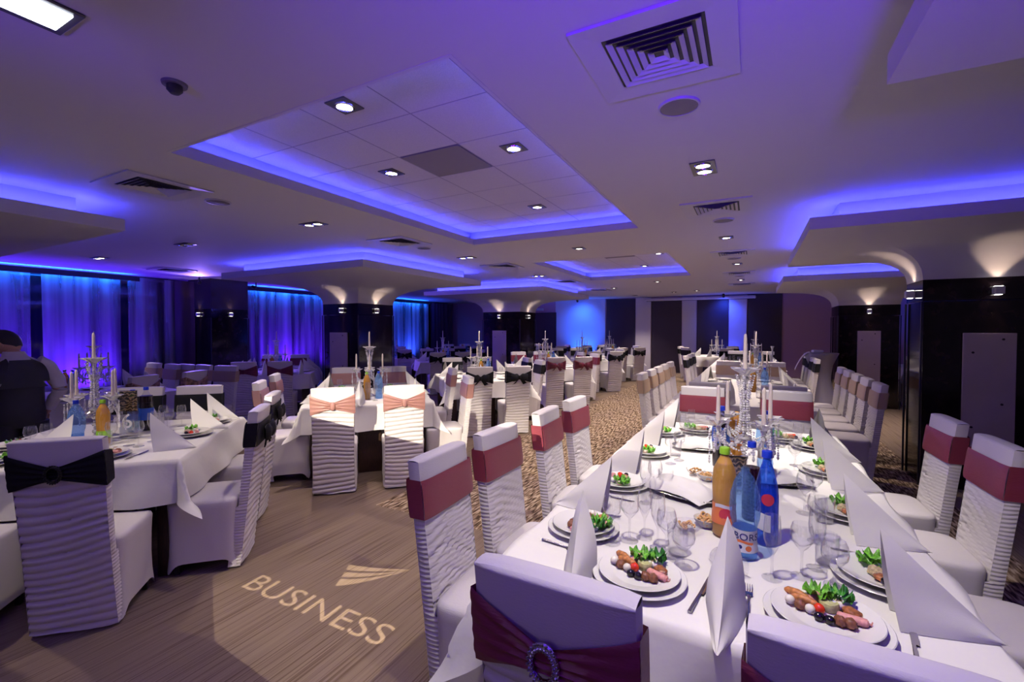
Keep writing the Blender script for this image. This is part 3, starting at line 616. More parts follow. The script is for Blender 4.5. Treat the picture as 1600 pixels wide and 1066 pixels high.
# baseline from (-2.71,1.64) to (-1.58,1.64); letters 0.15 deep, slightly slanted
loops, _ = text_outlines('BUSINESS', 1.0, lambda x, y: (-2.73 + x / tw * 1.13 - 0.02 * y, 1.635 + y * 0.215))
def bow(a, b_, c, d, n=10):   # crescent between two quadratic curves a->d
    return None
def quad(p0, p1, p2, n=8): return [tuple((1 - t) ** 2 * p0[i] + 2 * t * (1 - t) * p1[i] + t * t * p2[i] for i in (0, 1)) for t in [k / n for k in range(n + 1)]]
tip = (-1.93, 2.27)
def blade(a, b_): return quad(a, (-2.10, a[1] + 0.05), tip) + quad(tip, (-2.10, b_[1] + 0.06), b_)[1:]
blades = [blade((-2.335, 2.125), (-2.305, 2.068)), blade((-2.290, 2.046), (-2.262, 1.995)), blade((-2.250, 1.975), (-2.215, 1.905))]
gobo((-1.3, -0.9, 2.45), 1700, holes=loops + blades, spot=52, aim=(-2.25, 1.9), lab='small black logo projector hanging near the ceiling')
V = [(-2.40, 2.235), (-2.33, 2.12), (-2.16, 2.165), (-1.965, 2.255), (-2.125, 2.245), (-2.19, 2.185), (-2.275, 2.245)]
gobo((-1.75, -0.9, 2.45), 320, holes=[[(-2.98, 1.62), (-2.35, 1.28), (-1.3, 1.2), (-1.25, 2.75), (-2.95, 2.75)], V], spot=66, aim=(-2.3, 2.0), lab='second black logo projector left of the first')

# ------------------------------------------------------------------ banquet chair
def yb(z): return -0.205 - 0.115 * z      # rear face of the reclined back
THK = 0.065; CW = 0.185; HT = 1.02
def fold(x, z, sd):
    q = z * 150 + 7.0 * noise.noise(Vector((x * 2.6, z * 2.6, sd))) + x * 16 * math.sin(z * 5 + sd)
    r = 1 - abs(math.sin(q * 0.5)) ** 0.7
    return r * (0.30 + 1.3 * abs(noise.noise(Vector((x * 4, z * 14, sd + 4)))))
def back_mesh(sd):
    b = B(); NX, NZ = 12, 230; R_ = 0.012
    def wr(x, z):       # half width, slightly waisted
        return CW * (1 - 0.03 * math.sin(PI * min(1, z / 0.9)))
    def rear(u, v):
        z = 0.015 + (HT - 0.015) * v; s_ = 2 * u - 1; x = s_ * wr(0, z)
        a = 0.021 * fold(x, z, sd) * (1 if z < 0.79 else max(0, 1 - (z - 0.79) / 0.03)); r = R_ * (abs(s_) ** 8)
        zr = max(0.0, z - (HT - R_)); r = max(r, R_ - math.sqrt(max(0, R_ * R_ - zr * zr)))
        return (x, yb(z) + r - 0.012 + a * 1.0, z - (0.006 * abs(s_) ** 6 if v > 0.99 else 0) + 0.008 * noise.noise(Vector((x * 9, sd, 0))) * (1 if v < 0.01 else 0))
    def front(u, v):
        z = 0.40 + (HT - 0.40) * v; s_ = 2 * u - 1; x = s_ * wr(0, z)
        a = 0.021 * fold(x, z + 0.6 * abs(x - 0.1), sd + 9) * (1 if z < 0.79 else max(0, 1 - (z - 0.79) / 0.03)); r = R_ * (abs(s_) ** 8)
        zr = max(0.0, z - (HT - R_)); r = max(r, R_ - math.sqrt(max(0, R_ * R_ - zr * zr)))
        return (x, yb(z) + THK - r - a, z - (0.006 * abs(s_) ** 6 if v > 0.99 else 0))
    b.grid(rear, NX, NZ); nf = 150; b.grid(front, NX, nf, flip=True)
    for sgn in (-1, 1):
        def side(u, v, sgn=sgn):
            z = 0.015 + (HT - 0.015) * v; x = sgn * wr(0, z); g = 0.004 * math.sin(z * 330 + 3 * noise.noise(Vector((z * 9, u, sd)))) * math.sin(PI * u) * (1 if z < 0.80 else 0)
            dep = THK if z >= 0.40 else THK + 0.02
            return (x + sgn * (0.004 * math.sin(PI * u)) + sgn * g, yb(z) - 0.012 + R_ + (dep + 0.012 - 2 * R_) * u, z - (0.006 if v > 0.99 else 0))
        b.grid(side, 3, NZ, flip=(sgn < 0))
    b.grid(lambda u, v: ((2 * u - 1) * CW, yb(HT) - 0.012 + R_ * 1.0 + (THK + 0.012 - 2 * R_) * v, HT - 0.006 * abs(2 * u - 1) ** 6 + 0.004 * math.sin(PI * v)), NX, 3)
    return b.mesh('backrest', 60)
def seat_mesh():
    b = B(); n = 10; NA = 56
    def sec(f, z, hang):
        pts = []
        hx, y0, y1 = 0.205, yb(0.4) + 0.05, 0.205; cr = 0.045
        for i in range(NA):
            a = 2 * PI * i / NA; c, s_ = math.cos(a), math.sin(a); p = 0.28
            X = hx * f * (abs(c) ** p) * (1 if c >= 0 else -1); yc = (y0 + y1) / 2; Y = yc + (y1 - y0) / 2 * f * (abs(s_) ** p) * (1 if s_ >= 0 else -1)
            zz = z + (hang * 0.06 * (1 - (max(abs(c), abs(s_)) - 0.7071) / 0.2929) ** 0 * (1 - abs(math.sin(2 * a)) ** 3))
            k = 1 + hang * (0.05 * abs(math.sin(2 * a)) ** 2 - 0.01) + 0.012 * hang * noise.noise(Vector((c * 3, s_ * 3, 0)))
            pts.append((X * k, yc + (Y - yc) * k, zz if hang > 0 else z))
        return pts
    rings = [sec(0.0, 0.478, 0), sec(0.5, 0.476, 0), sec(0.9, 0.470, 0), sec(0.975, 0.462, 0), sec(1.0, 0.445, 0), sec(0.99, 0.41, 0), sec(0.975, 0.34, 0), sec(0.965, 0.22, 0), sec(0.97, 0.12, 0.3), sec(0.985, 0.02, 1.0)]
    vs = [p for r in rings for p in r]; fs = []
    for k in range(len(rings) - 1):
        for i in range(NA): fs.append((k * NA + i, k * NA + NA * 1 + i, k * NA + NA + (i + 1) % NA, k * NA + (i + 1) % NA))
    b.add(vs, fs); return b.mesh('seat', 50)
def leg_mesh():
    return B().box(-0.014, 0.014, -0.014, 0.014, 0.0, 0.40, bev=0.004).mesh('leg')
def sash_mesh(kind, sd=0):
    """band round the back: flat in front; flat, or gathered to the middle, at the rear"""
    b = B(); zc = 0.865; o_ = 0.007
    def prof(s_):   # gathered half height
        return 0.078 if kind == 'flat' else 0.030 + 0.062 * abs(s_) ** 1.15
    NU, NV = 24, 14
    def rear(u, v):
        s_ = 2 * u - 1; h = prof(s_); zz = zc + (2 * v - 1) * h - (0.01 if kind != 'flat' else 0) * (1 - abs(s_))
        g = 0 if kind == 'flat' else 0.006 * math.sin(v * 26 + 3 * s_) * (0.35 + 0.65 * (1 - abs(s_)))
        ed = 0.004 * (1 - (2 * v - 1) ** 6)
        return (s_ * (CW + 0.009), yb(zz) - 0.012 - o_ - g - ed + 0.010 * abs(s_) ** 8 - (0.010 * (1 - abs(s_)) if kind != 'flat' else 0), zz)
    def front(u, v):
        s_ = 2 * u - 1; h = 0.078; zz = zc + (2 * v - 1) * h
        return (s_ * (CW + 0.009), yb(zz) + THK + o_ + 0.004 * (1 - (2 * v - 1) ** 6) - 0.010 * abs(s_) ** 8, zz)
    b.grid(rear, NU, NV); b.grid(front, NU, NV, flip=True)
    for sgn in (-1, 1):
        def side(u, v, sgn=sgn):
            h0 = prof(1); h = h0 + (0.078 - h0) * u; zz = zc + (2 * v - 1) * h
            return (sgn * (CW + 0.009), yb(zz) - 0.012 - o_ + 0.010 + (THK + 0.012 + 2 * o_ - 0.020) * u, zz)
        b.grid(side, 2, NV, flip=(sgn < 0))
    return b.mesh('sash', 60)
def bow_mesh():
    b = B(); zc = 0.86; y0 = yb(zc) - 0.045
    for sgn in (-1, 1):
        def loop(u, v, sgn=sgn):
            a = 2 * PI * v; x = sgn * (0.012 + 0.115 * u); h = 0.012 + 0.046 * math.sin(PI * (0.12 + 0.72 * u)); 
            return (x, y0 - 0.012 * math.sin(PI * u) + 0.020 * math.cos(a) * math.sin(PI * (0.1 + 0.8 * u)), zc + h * math.sin(a) * (1 + 0.12 * math.sin(9 * u)) + 0.004 * math.sin(a * 5))
        b.grid(loop, 10, 14)
        def tail(u, v, sgn=sgn): return (sgn * (0.008 + 0.075 * u + 0.02 * (2 * v - 1) * (0.4 + u)), y0 + 0.008 + 0.006 * math.sin(v * 12), zc - 0.01 - 0.085 * u + 0.012 * (2 * v - 1) * sgn)
        b.grid(tail, 6, 6)
    b.ball((0, y0 - 0.008, zc), (0.020, 0.018, 0.024), 12, 8)
    return b.mesh('bow', 60)
def knot_mesh():
    b = B(); zc = 0.855; y0 = yb(zc) - 0.034
    b.lathe([(0.012, -0.036), (0.020, -0.02), (0.019, 0), (0.020, 0.02), (0.012, 0.036)], 12, wob=lambda a, z: 1 + 0.08 * math.sin(a * 6)); b.v = [(x * 1.2, y0 + y * 0.7, zc + z) for x, y, z in b.v]
    return b.mesh('knot', 60)
def buckle_mesh(big=True):
    b = B(); zc = 0.855; y0 = yb(zc) - 0.040; n = 22
    b.tube([(0.030 * math.cos(2 * PI * i / n), y0, zc + 0.038 * math.sin(2 * PI * i / n)) for i in range(n + 1)], 0.007, 8)
    for rr in (0.0255, 0.0345):
        for i in range(n): a = 2 * PI * (i + (0.5 if rr > .03 else 0)) / n; b.ball((rr * math.cos(a), y0 - 0.006, zc + rr * 1.27 * math.sin(a)), 0.0042, 6, 4)
    return b.mesh('buckle', 40)
NCH = {}
def chair(x, y, rz, color, style, label, group, top=True):
    """x,y = middle of the top edge of the back; the seat lies in front of it"""
    ox, oy = x - math.sin(rz) * 0.29, y + math.cos(rz) * 0.29
    t = thing('banquet_chair', label, 'chair', (ox, oy, 0), rz, group)
    k = rnd.randrange(3)
    obj('backrest', cached('back%d' % k, lambda: back_mesh(k * 3.7 + 1)), 'cover', t); obj('seat', cached('seat', seat_mesh), 'cover', t)
    s_ = obj('sash', cached('sash' + color + ('flat' if style in ('flat', 'bowflat') else 'g'), lambda: sash_mesh('flat' if style in ('flat', 'bowflat') else 'g')), color, t)
    if style in ('bow', 'bowflat'): obj('bow', cached('bow' + color, bow_mesh), color, s_)
    if style == 'knot': obj('knot', cached('knot' + color, knot_mesh), color, s_)
    if style == 'buckle': obj('buckle', cached('buckle' + color, buckle_mesh), 'rhine' if color == 'maroon' else 'black_plastic', s_)
    for sx in (-0.16, 0.16): obj('leg', cached('leg', leg_mesh), 'black_plastic', t, (sx, 0.15, 0))
    return t
SASHN = dict(maroon='maroon', burgundy='burgundy', black='black', pink='salmon pink', beige='beige', tan='brown flowered')
STY = dict(flat='flat', bow='bow-tied', knot='knotted', buckle='buckled', bowflat='bow-tied')

# ------------------------------------------------------------------ tables
def cloth_mesh(w_, l_, ov=0.28, top=0.752, sd=0, seg=0.05):
    b = B(); nx = int((w_ + 2 * ov) / seg); ny = int((l_ + 2 * ov) / seg)
    def f(u, v):
        px, py = (u - .5) * (w_ + 2 * ov), (v - .5) * (l_ + 2 * ov)
        cx_, cy_ = max(-w_ / 2, min(w_ / 2, px)), max(-l_ / 2, min(l_ / 2, py)); dx, dy = px - cx_, py - cy_; d = math.hypot(dx, dy)
        if d < 1e-6: return (px, py, top + 0.0012 * noise.noise(Vector((px * 3, py * 3, sd))))
        nx_, ny_ = dx / d, dy / d; s_ = px * 1.0 - py * 1.0
        corner = (abs(dx) > 1e-6 and abs(dy) > 1e-6)
        fl = 0.014 + 0.10 * (d / ov) * 0.35
        amp = (0.012 + 0.028 * d / ov) * (1 if not corner else 0.8)
        rip = amp * (math.sin(s_ * 13 + sd) * 0.5 + noise.noise(Vector((px * 3.1, py * 3.1, sd + 3))) * 1.3)
        out = fl + max(-fl * 0.7, rip)
        if corner:
            q = 1 - abs(abs(nx_) - abs(ny_)); out += 0.13 * q * d / ov
        return (cx_ + nx_ * out, cy_ + ny_ * out, top - max(0.0, (d if not corner else min(d, ov + (d - ov) * 0.55 if d > ov else d)) - 0.010) * 0.985)
    def axis(h):
        out = [-h - ov * (1 - k / 7) for k in range(7)] + [-h - 0.012, -h, -h + 0.012]
        n = int(2 * h / 0.07); out += [-h + 2 * h * k / n for k in range(1, n)]; out += [h - 0.012, h, h + 0.012] + [h + ov * (k + 1) / 7 for k in range(7)]; return out
    xs, ys = axis(w_ / 2), axis(l_ / 2)
    vs = [f(.5 + x / (w_ + 2 * ov), .5 + y / (l_ + 2 * ov)) for y in ys for x in xs]; n = len(xs)
    b.add(vs, [(j * n + i, j * n + i + 1, (j + 1) * n + i + 1, (j + 1) * n + i) for j in range(len(ys) - 1) for i in range(n - 1)])
    return b.mesh('tablecloth', 0)
class Tab: pass
def table(x, y, w_, l_, rz, where, sd=0, ov=0.28, legs=True):
    t = thing('banquet_table', 'dark wooden banquet table under the white cloth, ' + where, 'table', (x, y, 0), rz, 'banquet tables')
    obj('tabletop', B().box(-w_ / 2 + .01, w_ / 2 - .01, -l_ / 2 + .01, l_ / 2 - .01, 0.715, 0.745, bev=0.005), 'wood', t)
    lg = cached('tleg', lambda: B().box(-0.06, 0.06, -0.06, 0.06, 0, 0.715, bev=0.004).mesh('leg'))
    for sx in (-1, 1):
        for sy in (-1, 1): obj('leg', lg, 'wood', t, (sx * (w_ / 2 - 0.08), sy * (l_ / 2 - 0.12), 0))
    for sy in (-1, 1): obj('end_panel', cached('tpan', lambda: B().box(-0.12, 0.12, -0.02, 0.02, 0, 0.715, bev=0.004).mesh('end_panel')), 'wood', t, (0, sy * (l_ / 2 - 0.14), 0))
    c = tag(obj('tablecloth', cached('cl%.2f_%.2f' % (w_, l_), lambda: cloth_mesh(w_, l_, ov, sd=sd)), 'cloth', None, (x, y, 0), rz), 'white linen tablecloth draped over the ' + where, 'tablecloth', 'white tablecloths')
    T = Tab(); T.x, T.y, T.rz, T.w, T.l, T.where = x, y, rz, w_, l_, where
    T.p = lambda a, c_: (x + a * math.cos(rz) - c_ * math.sin(rz), y + a * math.sin(rz) + c_ * math.cos(rz))
    return T
TOPZ = 0.754

# ------------------------------------------------------------------ tableware meshes
def wine(h=0.175, r=0.034, bowl=0.085, foot=0.032, pinch=0.8):
    b = B(); z0 = h - bowl
    b.lathe([(foot, 0.0), (foot, 0.002), (foot * 0.5, 0.005), (0.005, 0.012), (0.0036, z0 * 0.6), (0.005, z0 - 0.004), (r * 0.55, z0 + bowl * 0.12), (r * 0.93, z0 + bowl * 0.35), (r, z0 + bowl * 0.52), (r * 0.94, z0 + bowl * 0.8), (r * pinch + 0.0, h)], 24)
    b.f.pop(); b.m.pop()
    b.open_lathe([(r * pinch - 0.0015, h), (r * 0.94 - 0.0015, z0 + bowl * 0.8), (r - 0.0015, z0 + bowl * 0.52), (r * 0.9, z0 + bowl * 0.33), (0.002, z0 + bowl * 0.1)], 24)
    return b.mesh('wine_glass', 60)
def flute(): return wine(0.205, 0.026, 0.125, 0.030, 0.86)
def tumbler():
    b = B(); b.lathe([(0.030, 0.0), (0.033, 0.004), (0.037, 0.10)], 24); b.f.pop(); b.m.pop(); b.open_lathe([(0.0355, 0.10), (0.031, 0.010), (0.0, 0.009)], 24); return b.mesh('tumbler', 60)
def snifter(): return wine(0.145, 0.038, 0.085, 0.030, 0.74)
GL = dict(wine=wine, flute=flute, tumbler=tumbler, snifter=snifter)
GN = dict(wine=('wine_glass', 'stemmed wine glass'), flute=('champagne_flute', 'tall champagne flute'), tumbler=('tumbler', 'straight tumbler'), snifter=('goblet', 'short round goblet'))
def glass(kind, x, y, lab, group, z=TOPZ, rz=0):
    return tag(obj(GN[kind][0], cached('g' + kind, GL[kind]), 'glass', None, (x, y, z), rz), lab, 'glass', group)
def plate_mesh(R_):
    return B().lathe([(R_ * 0.55, 0.0), (R_ * 0.6, 0.004), (R_ * 0.97, 0.017), (R_, 0.019), (R_ * 0.985, 0.021), (R_ * 0.66, 0.009), (R_ * 0.60, 0.0065), (0.0, 0.0065)], 48).mesh('plate', 40)
def fork_mesh():
    b = B(); b.tube([(0, -0.10, 0.003), (0, -0.04, 0.004), (0, 0.02, 0.007), (0, 0.045, 0.004)], [0.006, 0.0045, 0.003, 0.005], 8, flat=0.45)
    b.grid(lambda u, v: ((2 * u - 1) * 0.011, 0.045 + 0.02 * v, 0.003 + 0.002 * v), 4, 2)
    for k in range(4): b.tube([(-0.0095 + 0.0063 * k, 0.062, 0.005), (-0.0095 + 0.0063 * k, 0.085, 0.004), (-0.0095 + 0.0063 * k, 0.105, 0.009)], [0.0016, 0.0014, 0.0008], 5)
    return b.mesh('fork')
def knife_mesh():
    b = B(); b.tube([(0, -0.11, 0.004), (0, -0.06, 0.004), (0, 0.0, 0.004)], [0.0065, 0.006, 0.004], 8, flat=0.5)
    def f(u, v): w_ = 0.009 * math.sin(PI * min(1, 0.35 + 0.62 * v)) ** 0.5 * (1 if v < .95 else .3); return ((-0.004 + w_ * 1.8 * u), 0.0 + 0.115 * v, 0.003 + 0.0012 * math.sin(PI * u))
    b.grid(f, 4, 12); b.grid(lambda u, v: (f(u, v)[0], f(u, v)[1], 0.001), 4, 12, flip=True); return b.mesh('knife')
def napkin_mesh(sd=0.0):
    """sheet folded into a standing half-pyramid: high front edge, crest sloping down to the tail"""
    b = B(); H, L, W_ = 0.25, 0.26, 0.055; T_ = 0.004
    for off in (0.0, T_):
        for sgn in (-1, 1):
            def f(u, v, sgn=sgn, off=off):     # u: 0 crest .. 1 base ; v: 0 front .. 1 tail
                c0 = Vector((0, -0.015 + (L) * v, (H - off) * (1 - v) ** 1.04 + 0.0))
                base = Vector((sgn * (W_ - off) * (1 - v) ** 0.7, 0.02 + (L - 0.03) * v, 0.0))
                p = c0.lerp(base, u); bul = 0.018 * math.sin(PI * u) * (1 - v)
                return (p.x + sgn * bul * 0.6 + 0.003 * math.sin(u * 7 + v * 4 + sd), p.y - bul * 0.2, max(0.0, p.z))
            b.grid(f, 8, 10, flip=(sgn > 0) ^ (off > 0))
    return b.mesh('napkin', 60)
def napkin(x, y, rz, lab, group, z=TOPZ, k=None):
    return tag(obj('folded_napkin', cached('nap%d' % (rnd.randrange(2)), lambda: napkin_mesh(rnd.random() * 5)), 'napkin', None, (x, y, z), rz), lab, 'napkin', group)

# food
def lettuce_mesh(sd, R_=0.036):
    b = B()
    for k in range(4):
        a0 = k * 1.7 + sd
        def f(u, v, a0=a0, k=k):
            a = a0 + (u - 0.5) * 2.4; r = R_ * (0.15 + 0.95 * v) * (1 + 0.10 * math.sin(u * 31 + sd) * v)
            return (r * math.cos(a), r * math.sin(a), 0.004 + 0.022 * v + 0.012 * math.sin(u * 22 + sd * 3 + k) * v * v + 0.007 * k * (1 - v * .4))
        b.grid(f, 22, 5)
    return b.mesh('lettuce', 0)
FOOD = {
    'olive': ('black_olive', 'olive', lambda: B().ball((0, 0, 0.011), (0.0135, 0.0115, 0.0112), 14, 8), 'glossy black olive'),
    'tomato': ('cherry_tomato', 'tomato', lambda: B().ball((0, 0, 0.0135), 0.0138, 14, 8), 'red cherry tomato'),
    'mozz': ('mozzarella_ball', 'mozz', lambda: B().ball((0, 0, 0.0125), (0.0128, 0.0128, 0.0125), 12, 8), 'white mozzarella ball'),
    'meatball': ('meatball', 'meat', lambda: B().ball((0, 0, 0.0135), (0.015, 0.014, 0.0135), 14, 10, nz=0.25), 'brown meatball'),
    'sausage': ('sausage', 'fried', lambda: B().tube([(-0.034, 0, 0.011), (-0.026, 0.001, 0.012), (0, 0.004, 0.013), (0.026, 0, 0.012), (0.035, -0.002, 0.011)], [0.004, 0.010, 0.0115, 0.010, 0.004], 12), 'browned sausage'),
    'ham': ('ham_roll', 'ham', lambda: B().tube([(-0.034, 0, 0.012), (-0.03, 0, 0.012), (0.03, 0.002, 0.012), (0.034, 0.002, 0.012)], [0.008, 0.0125, 0.0125, 0.008], 14, flat=0.8).tube([(0.034 + 0.0008 * i, 0.002 + 0.0007 * i * math.cos(i * .8), 0.012 + 0.0007 * i * math.sin(i * .8)) for i in range(10)], 0.0018, 5), 'pink ham roll'),
    'zucchini': ('zucchini_roll', 'zucc', lambda: B().lathe([(0.019, 0.0), (0.023, 0.006), (0.024, 0.018), (0.021, 0.024), (0.014, 0.021), (0.006, 0.024), (0.0, 0.022)], 20, wob=lambda a, z: 1 + 0.05 * math.sin(a * 3)), 'pale green stuffed zucchini roll'),
    'egg': ('stuffed_egg', ('eggw', 'pate'), lambda: B().ball((0, 0, 0.013), (0.023, 0.018, 0.013), 16, 8).ball((0, 0, 0.020), (0.013, 0.010, 0.010), 10, 6, m=1, nz=0.2), 'stuffed half egg'),
    'pate': ('pate_mound', 'pate', lambda: B().ball((0, 0, 0.012), (0.026, 0.022, 0.016), 18, 10, nz=0.3), 'mound of creamy salad'),
    'toast': ('roast_slice', 'roast', lambda: B().ball((0, 0, 0.012), (0.026, 0.018, 0.011), 14, 8, nz=0.35), 'roasted meat slice'),
    'lettuce': ('lettuce_leaf', 'lettuce', lambda: lettuce_mesh(0.4), 'frilly green lettuce'),
    'parsley': ('parsley_sprig', 'parsley', lambda: lettuce_mesh(1.9, 0.026), 'dark green parsley sprig'),
}
FULL = [('lettuce', -.005, .075, .3), ('parsley', .045, .07, 1), ('zucchini', .012, .035, 0), ('egg', .035, .055, .6), ('toast', .062, .028, -.9), ('sausage', -.062, .052, -.6), ('sausage', -.045, .034, -.4), ('ham', -.025, .058, 1.2),
        ('mozz', -.082, .012, 0), ('meatball', -.058, .003, 1), ('mozz', -.036, -.007, 0), ('tomato', -.014, .004, 0), ('olive', -.018, -.032, .4), ('olive', .005, -.037, -.5), ('meatball', .028, -.034, 2), ('meatball', .050, -.034, 3), ('ham', .058, -.008, -.35)]
MID = [('lettuce', .05, .02, .3), ('pate', -.01, .02, 0), ('egg', .02, -.03, .4), ('toast', -.05, .01, .9), ('tomato', -.065, -.02, 0), ('ham', -.03, -.045, .3), ('olive', -.075, .01, 0)]
def setting(x, y, rz, R_, foods, where, pl, fork=True, knife=True, z=TOPZ, seed=0):
    """rz: direction the diner looks (local +Y points to the table centre). Forks left, knives right."""
    c, s_ = math.cos(rz), math.sin(rz); L = lambda a, b_: (x + a * c - b_ * s_, y + a * s_ + b_ * c)
    tag(obj('dinner_plate', cached('pl%.3f' % R_, lambda: plate_mesh(R_)), 'china', None, (x, y, z), rz), 'large plate under the starter ' + where, 'plate', 'large dinner plates on the ' + pl)
    zz = z + 0.015
    tag(obj('starter_plate', cached('pl%.3f' % (R_ * .87), lambda: plate_mesh(R_ * .87)), 'china', None, (x, y, zz), rz), 'white starter plate with cold food ' + where, 'plate', 'starter plates on the ' + pl)
    rr = random.Random(seed)
    for (k, a, b_, q) in foods:
        n_, m_, fn, d_ = FOOD[k]; px, py = L(a, b_)
        r_ = math.hypot(a, b_); up = 0.0065 + (0.004 if r_ > R_ * .87 * .62 else 0)
        tag(obj(n_, cached('food' + k, lambda: fn().mesh(n_) if isinstance(fn(), B) else fn()), m_, None, (px, py, zz + up), rz + q + rr.uniform(-.2, .2)), d_ + ' on the plate ' + where, n_.split('_')[-1], d_ + 's on the starter plate ' + where)
    if fork:
        px, py = L(-R_ - 0.035, 0); tag(obj('fork', cached('fork', fork_mesh), 'steel', None, (px, py, z), rz), 'steel fork beside the plate ' + where, 'fork', 'forks on the ' + pl)
    if knife:
        px, py = L(R_ + 0.035, 0.0); tag(obj('knife', cached('knife', knife_mesh), 'steel', None, (px, py, z), rz - 0.15), 'steel knife beside the plate ' + where, 'knife', 'knives on the ' + pl)

# ------------------------------------------------------------------ candelabra
def bobeche():
    b = B(); n = 6; vs = []; 
    prof = [(0.010, -0.040), (0.014, -0.030), (0.013, -0.022), (0.024, -0.010), (0.056, 0.014), (0.054, 0.017), (0.022, -0.003), (0.0, -0.007)]
    b.lathe(prof, 36, wob=lambda a, z: 1 + (0.42 if z > 0.005 else 0.12) * (abs(math.cos(a * 3)) ** 3 - 0.35)); return b.mesh('drip_dish', 25)
def beads(pts, r, step):
    b = B(); P = [Vector(p) for p in pts]; d = 0; tot = 0; last = 0
    for i in range(len(P) - 1):
        seg = (P[i + 1] - P[i]).length
        while last <= tot + seg:
            t_ = (last - tot) / seg if seg > 0 else 0; b.ball(P[i].lerp(P[i + 1], max(0, t_)), r * 1.35 * (1 + 0.25 * math.sin(last * 900)), 6, 4); last += step
        tot += seg
    return b
ARM = [(0.0, 0.225), (0.035, 0.205), (0.075, 0.19), (0.115, 0.20), (0.145, 0.235), (0.150, 0.275)]
def smooth(pts, n=4):
    out = []
    for i in range(len(pts) - 1):
        p0, p1, p2, p3 = pts[max(i - 1, 0)], pts[i], pts[i + 1], pts[min(i + 2, len(pts) - 1)]
        for k in range(n):
            t = k / n; out.append(tuple(0.5 * ((2 * p1[j]) + (-p0[j] + p2[j]) * t + (2 * p0[j] - 5 * p1[j] + 4 * p2[j] - p3[j]) * t * t + (-p0[j] + 3 * p1[j] - 3 * p2[j] + p3[j]) * t ** 3) for j in range(len(p1))))
    out.append(tuple(pts[-1])); return out
def arm_mesh():
    P = smooth([(r, 0, z) for r, z in ARM]); b = B().tube(P, [0.0105 + 0.004 * math.sin(i * 1.9) for i in range(len(P))], 8)
    b.lathe([(0.006, 0.262), (0.012, 0.27), (0.009, 0.28), (0.006, 0.285)], 10, (0.150, 0)); return b.mesh('arm', 30)
def garland_mesh(full=True):
    b = B(); n = 6
    for k in range(2):
        top = Vector((0.148 - 0.02 * k, 0, 0.27)); 
        P = []
        for i in range(9): t = i / 8; a = 2 * PI / 4 * t; r = 0.148; P.append((r * math.cos(a) * (1 - 0.10 * math.sin(PI * t)), r * math.sin(a) * (1 - 0.10 * math.sin(PI * t)), 0.262 - 0.12 * math.sin(PI * t) * (1 if k == 0 else 0.65)))
        b2 = beads(P, 0.0045, 0.0125); b.add(b2.v, b2.f)
    for a in (0.0, 0.35, -0.35):
        x, y = 0.150 + 0.048 * math.cos(a * 5), 0.048 * math.sin(a * 5); b2 = beads([(x, y, 0.285), (x, y, 0.16 if a else 0.12)], 0.0045, 0.0125); b.add(b2.v, b2.f); b.lathe([(0, -0.016), (0.008, -0.004), (0.005, 0.008), (0, 0.014)], 6, (0, 0)); nv = 24
        b.v[-24:] = [(x + q[0], y + q[1], (0.15 if a else 0.11) + q[2]) for q in b.v[-24:]]
    return b.mesh('bead_garland', 30)
def stem_mesh():
    b = B(); b.lathe([(0.0, 0.0), (0.065, 0.0), (0.070, 0.006), (0.045, 0.014), (0.025, 0.03), (0.012, 0.04), (0.012, 0.05)], 24, wob=lambda a, z: 1 + 0.05 * math.cos(a * 8))
    z = 0.05; i = 0
    while z < 0.50:
        h = 0.034 if i % 2 == 0 else 0.016; r = 0.021 if i % 2 == 0 else 0.013
        b.lathe([(0.005, z), (r * .8, z + h * .2), (r, z + h * .5), (r * .8, z + h * .8), (0.005, z + h)], 10); z += h; i += 1
    b.lathe([(0.004, 0.5), (0.014, 0.51), (0.01, 0.53), (0.006, 0.545)], 10); b.lathe([(0.004, 0.21), (0.036, 0.222), (0.036, 0.234), (0.004, 0.246)], 16); return b.mesh('stem', 30)
def cascade_mesh():
    b = B()
    for k in range(8):
        a = 2 * PI * k / 8; P = [((0.045 * (1 - t) + 0.034 * t + 0.02 * math.sin(PI * t) * -1) * math.cos(a), (0.045 * (1 - t) + 0.034 * t - 0.02 * math.sin(PI * t)) * math.sin(a), 0.555 - 0.31 * t) for t in [i / 8 for i in range(9)]]
        b2 = beads(P, 0.0042, 0.0125); b.add(b2.v, b2.f)
    return b.mesh('bead_cascade', 30)
def candle_mesh(): return B().lathe([(0.0105, 0.0), (0.0108, 0.02), (0.0085, 0.18), (0.006, 0.196), (0.002, 0.2), (0.0, 0.2)], 14).tube([(0, 0, 0.198), (0.001, 0, 0.208)], 0.001, 4).mesh('candle', 50)
def side_of(a):
    q = (a - math.radians(27.8)) % (2 * PI)
    return ['right', 'far', 'left', 'near'][int(((q + PI / 4) % (2 * PI)) // (PI / 2))]
